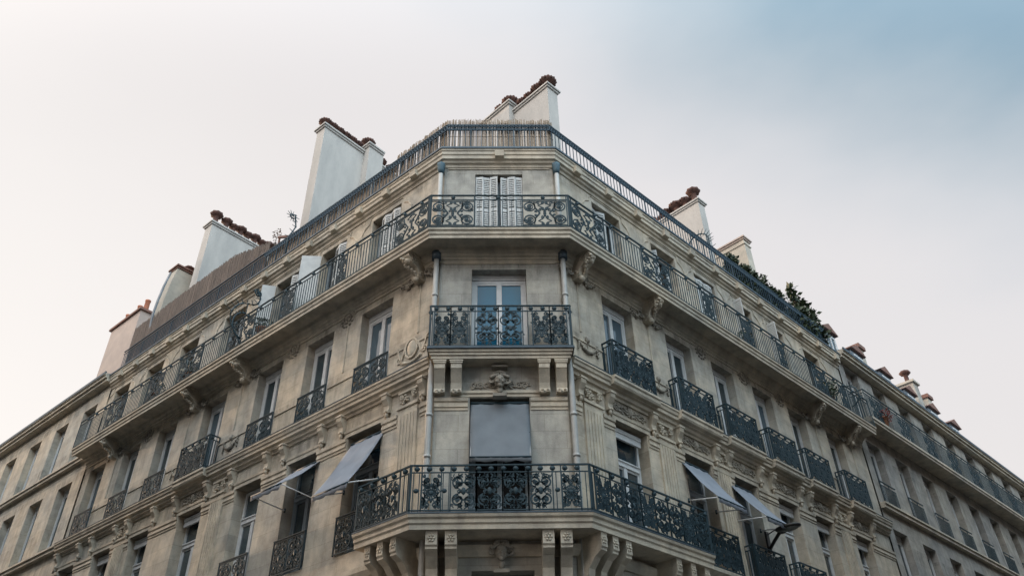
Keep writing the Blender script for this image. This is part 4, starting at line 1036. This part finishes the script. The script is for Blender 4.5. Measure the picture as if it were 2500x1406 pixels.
# ------------------------------------------------------------------ plants
def leaves(mb,c,r,n,size,dens=None,droop=0):
    for _ in range(n):
        while True:
            p=Vector((random.uniform(-1,1),random.uniform(-1,1),random.uniform(-1,1)))
            if p.length<1 and random.random()<(.35+.65*p.length): break
        q=Vector((c[0]+p.x*r[0],c[1]+p.y*r[1],c[2]+p.z*r[2])); s=size*random.uniform(.6,1.4)
        a=Vector((random.gauss(0,1),random.gauss(0,1),random.gauss(0,.6)-droop)).normalized(); b=a.cross(Vector((random.gauss(0,1),random.gauss(0,1),random.gauss(0,1)))).normalized()
        mb.add([q,q+a*s*.5+b*s*.28,q+a*s,q+a*s*.5-b*s*.28],[(0,1,2,3)])
def shrub(name,fac,s,d,z_,clumps,label,cat='plant',lm='leaf',size=.125,group=None,pot=True,stemh=None):
    root=empty(name,wp(fac,s,d,z_),ROT[fac]); tag(root,label,cat,group)
    mb=MB(); st=MB()
    for (x,y,zz,rx,ry,rz,n) in clumps:
        leaves(mb,(x,y,zz),(rx,ry,rz),n,size)
        P=[(x*.1,y*.1,.05),(x*.5+random.uniform(-.05,.05),y*.5,zz*.5),(x,y,zz),(x+random.uniform(-.05,.05),y,zz+rz*.8)]
        st.tube(P,[.02,.016,.01,.004],5)
    put('foliage',mb.mesh('foliage',lm,recalc=False),root); put('stem',st.mesh('stem','bark'),root)
    if pot:
        p=MB(); p.lathe([(.13,0),(.17,.05),(.21,.32),(.235,.34),(.235,.38),(.19,.38)],seg=14); put('pot',p.mesh('pot','pot'),root)
    return root
G='plants on the right roof terrace'
def bush(n,w_,h,dens): dens=int(dens*1.7); h+=.12; return [(random.uniform(-w_,w_),random.uniform(-.08,.18),random.uniform(.25,h),.32,.20,.26,dens) for _ in range(n)]
shrub('ivy_shrub','R',9.9,-.28,17.57,bush(16,.75,1.5,200)+[(.0,0,1.75,.16,.12,.28,70)],'dark ivy mound with a pointed tip, first plant on the right roof rail',group=G)
shrub('ivy_shrub','R',11.0,-.28,17.57,bush(16,.75,1.5,200),'dense ivy spilling over the rail below the pinkish chimney cap',group=G)
shrub('ivy_shrub','R',12.2,-.28,17.57,bush(15,.7,1.4,190)+[(-.35,0,1.65,.16,.14,.3,70),(-.3,0,2.0,.10,.10,.18,30)],'ivy bush with one thin upright shoot on the right roof rail',group=G)
shrub('wispy_shrub','R',13.5,-.28,17.57,bush(14,.8,1.2,170)+[(.1,0,1.5,.45,.2,.32,130)],'thin wispy shrub with sky showing through on the right roof rail',size=.07,group=G)
shrub('leafy_tree','R',14.6,-.35,17.57,[(-.6,0,.8,.5,.35,.5,420),(0,0,.9,.6,.35,.55,520),(.5,0,1.1,.5,.3,.5,420),(-.25,0,1.45,.45,.3,.35,170),(.25,0,1.6,.4,.3,.35,150),(-.15,0,2.15,.22,.2,.2,45),(-.25,0,2.65,.18,.18,.2,40),(.35,0,2.15,.32,.25,.30,130),(.8,-.1,1.85,.28,.25,.26,100),(-.2,0,2.4,.2,.2,.2,50),(1.05,-.1,1.3,.2,.2,.22,50),(.9,-.2,.8,.3,.25,.3,100)],'tallest bushy terrace tree with loose shoots near the right end of the roof rail',cat='tree',size=.22,group=G)
shrub('ivy_shrub','R',15.35,-.22,17.57,bush(9,.6,.95,160),'low dark shrub behind the last stretch of the right roof rail',group=G)
GL='things on the left roof terrace'
shrub('dry_shrub','L',9.2,-.35,17.57,[(.0,0,1.2,.30,.2,.35,90),(.35,0,1.7,.28,.2,.3,80),(-.3,0,1.35,.2,.2,.3,60),(.55,0,2.2,.18,.15,.25,40)],'brown dried shrub poking above the brushwood screen',lm='leafdry',size=.09,group=GL)
# folded wooden trellis
tr=empty('wooden_trellis',wp('L',8.05,-.4,17.57),ROT['L']); tag(tr,'brown lattice trellis with slanted top beside the spiral iron guard','trellis',group=GL)
m=MB()
m.tube([(-.5,0,0),(-.5,0,2.05)],.03); m.tube([(.35,0,0),(.35,0,1.55)],.03); m.tube([(-.58,0,2.1),(.5,0,1.55)],.045); m.tube([(-.5,0,1.3),(.35,0,1.25)],.02)
put('frame',m.mesh('frame','tile'),tr); m=MB()
for k in range(7):
    x=-.45+.12*k; m.tube([(x,0,1.1),(min(x+.4,.33),0,1.6)],.014); m.tube([(x,0,1.7-.08*k),(min(x+.35,.33),0,1.2)],.014)
put('lattice',m.mesh('lattice','tile'),tr)
GB='potted plants on the fifth floor balcony'
shrub('potted_plant','L',10.9,.40,14.29,[(0,0,.7,.25,.2,.25,140),(.2,0,.45,.2,.15,.2,80)],'leafy potted plant on the left balcony, beyond the curled spike guard',group=GB,size=.09)
shrub('potted_plant','L',12.9,.42,14.29,[(0,0,.6,.3,.2,.3,150)],'leafy potted plant on the left balcony, farthest from the corner',group=GB,size=.09)
shrub('potted_plant','R',8.0,.42,14.29,[(0,0,.6,.22,.2,.25,120)],'small potted plant on the right balcony under the open shutters',group=GB,size=.09)
shrub('potted_plant','R',13.0,.45,14.29,[(0,-.1,.55,.35,.25,.35,220),(-.3,-.2,.3,.2,.2,.2,90)],'bushy dark potted plant near the end of the right balcony',group=GB,size=.09)
shrub('potted_geranium','R',17.3,.5,14.83,[(0,-.15,.45,.4,.25,.22,200)],'reddish geranium on the grey neighbouring balcony at far right',lm='flower',size=.08)
shrub('potted_plant','L',6.95,.40,14.29,[(0,0,.5,.28,.2,.25,140),(-.35,0,.75,.2,.15,.22,90)],'leafy potted plant on the left balcony, at the foot of the spike guard',group=GB,size=.08)

# ------------------------------------------------------------------ street level and the buildings across the streets
def sheet(name,pts,z_,m):
    mb=MB(); mb.add([(x,y,z_) for x,y in pts],[tuple(range(len(pts)))]); o=mb.build(name,m,recalc=False); o['kind']='structure'; return o
sheet('ground',[(-400,-400),(400,-400),(400,400),(-400,400)],-.13,'asphalt')
mb=MB(); P=ringpts(46,48,2.4); Q=ringpts(46,48,-.1)
mb.add([p for p in P]+[p for p in Q],[(0,1,5,4),(1,2,6,5),(2,3,7,6)]); K=ringpts(46,48,2.4)
pv=mb.build('pavement','paving',recalc=False); pv['kind']='structure'
mb=MB(); sweep(mb,[(2.4,-.13),(2.4,.004),(2.55,.004),(2.56,-.02),(2.56,-.13)],46,48); kb=mb.build('kerb','granite'); kb['kind']='structure'
def opposite(fac,s0,s1,dist,ht,label):
    nb=empty('opposite_building',wp(fac,s0,dist,0),ROT[fac]); tag(nb,label,'building','buildings across the streets, behind the camera')
    x0,x1=sorted((0,fx(fac,s1)-fx(fac,s0))); n=int((x1-x0)/2.5); holes=[]
    for k in range(n):
        c=x0+1.5+2.5*k
        for j in range(6): holes.append((c-.55,c+.55,1.2+3.3*j,3.4+3.3*j))
    m=wall_mesh(x0,x1,holes,0,ht); m.v=[(x,-y,z_) for x,y,z_ in m.v]; put('wall',m.mesh('wall','sooty',recalc=False),nb)
    m=MB(); m.box(x0,x1,-10,-.5,.05,ht-.1); put('inner_wall',m.mesh('inner_wall','dark'),nb)
    m=MB(); m.prism([(.35,ht),(.3,ht+.1),(-1.2,ht+2.6),(-3,ht+3.3),(-10,ht+3.4),(-10,ht)],x0,x1,'x'); put('roof',m.mesh('roof','zinc'),nb)
    m=MB(); m.box(x0,x1,0,.4,ht-.3,ht-.01); m.box(x0,x1,0,.3,7.2,7.4); put('cornice',m.mesh('cornice','trim'),nb)
    g=MB()
    for a,b,c,d_ in holes: g.box(a,b,-.3,-.28,c,d_)
    put('windows',g.mesh('windows','glass'),nb)
opposite('L',3.0,45,13.0,21,'building across the left-hand street')
opposite('R',3.0,47,13.0,21,'building across the right-hand street')

opposite('C',-15,15,22,24,'building across the crossroads')
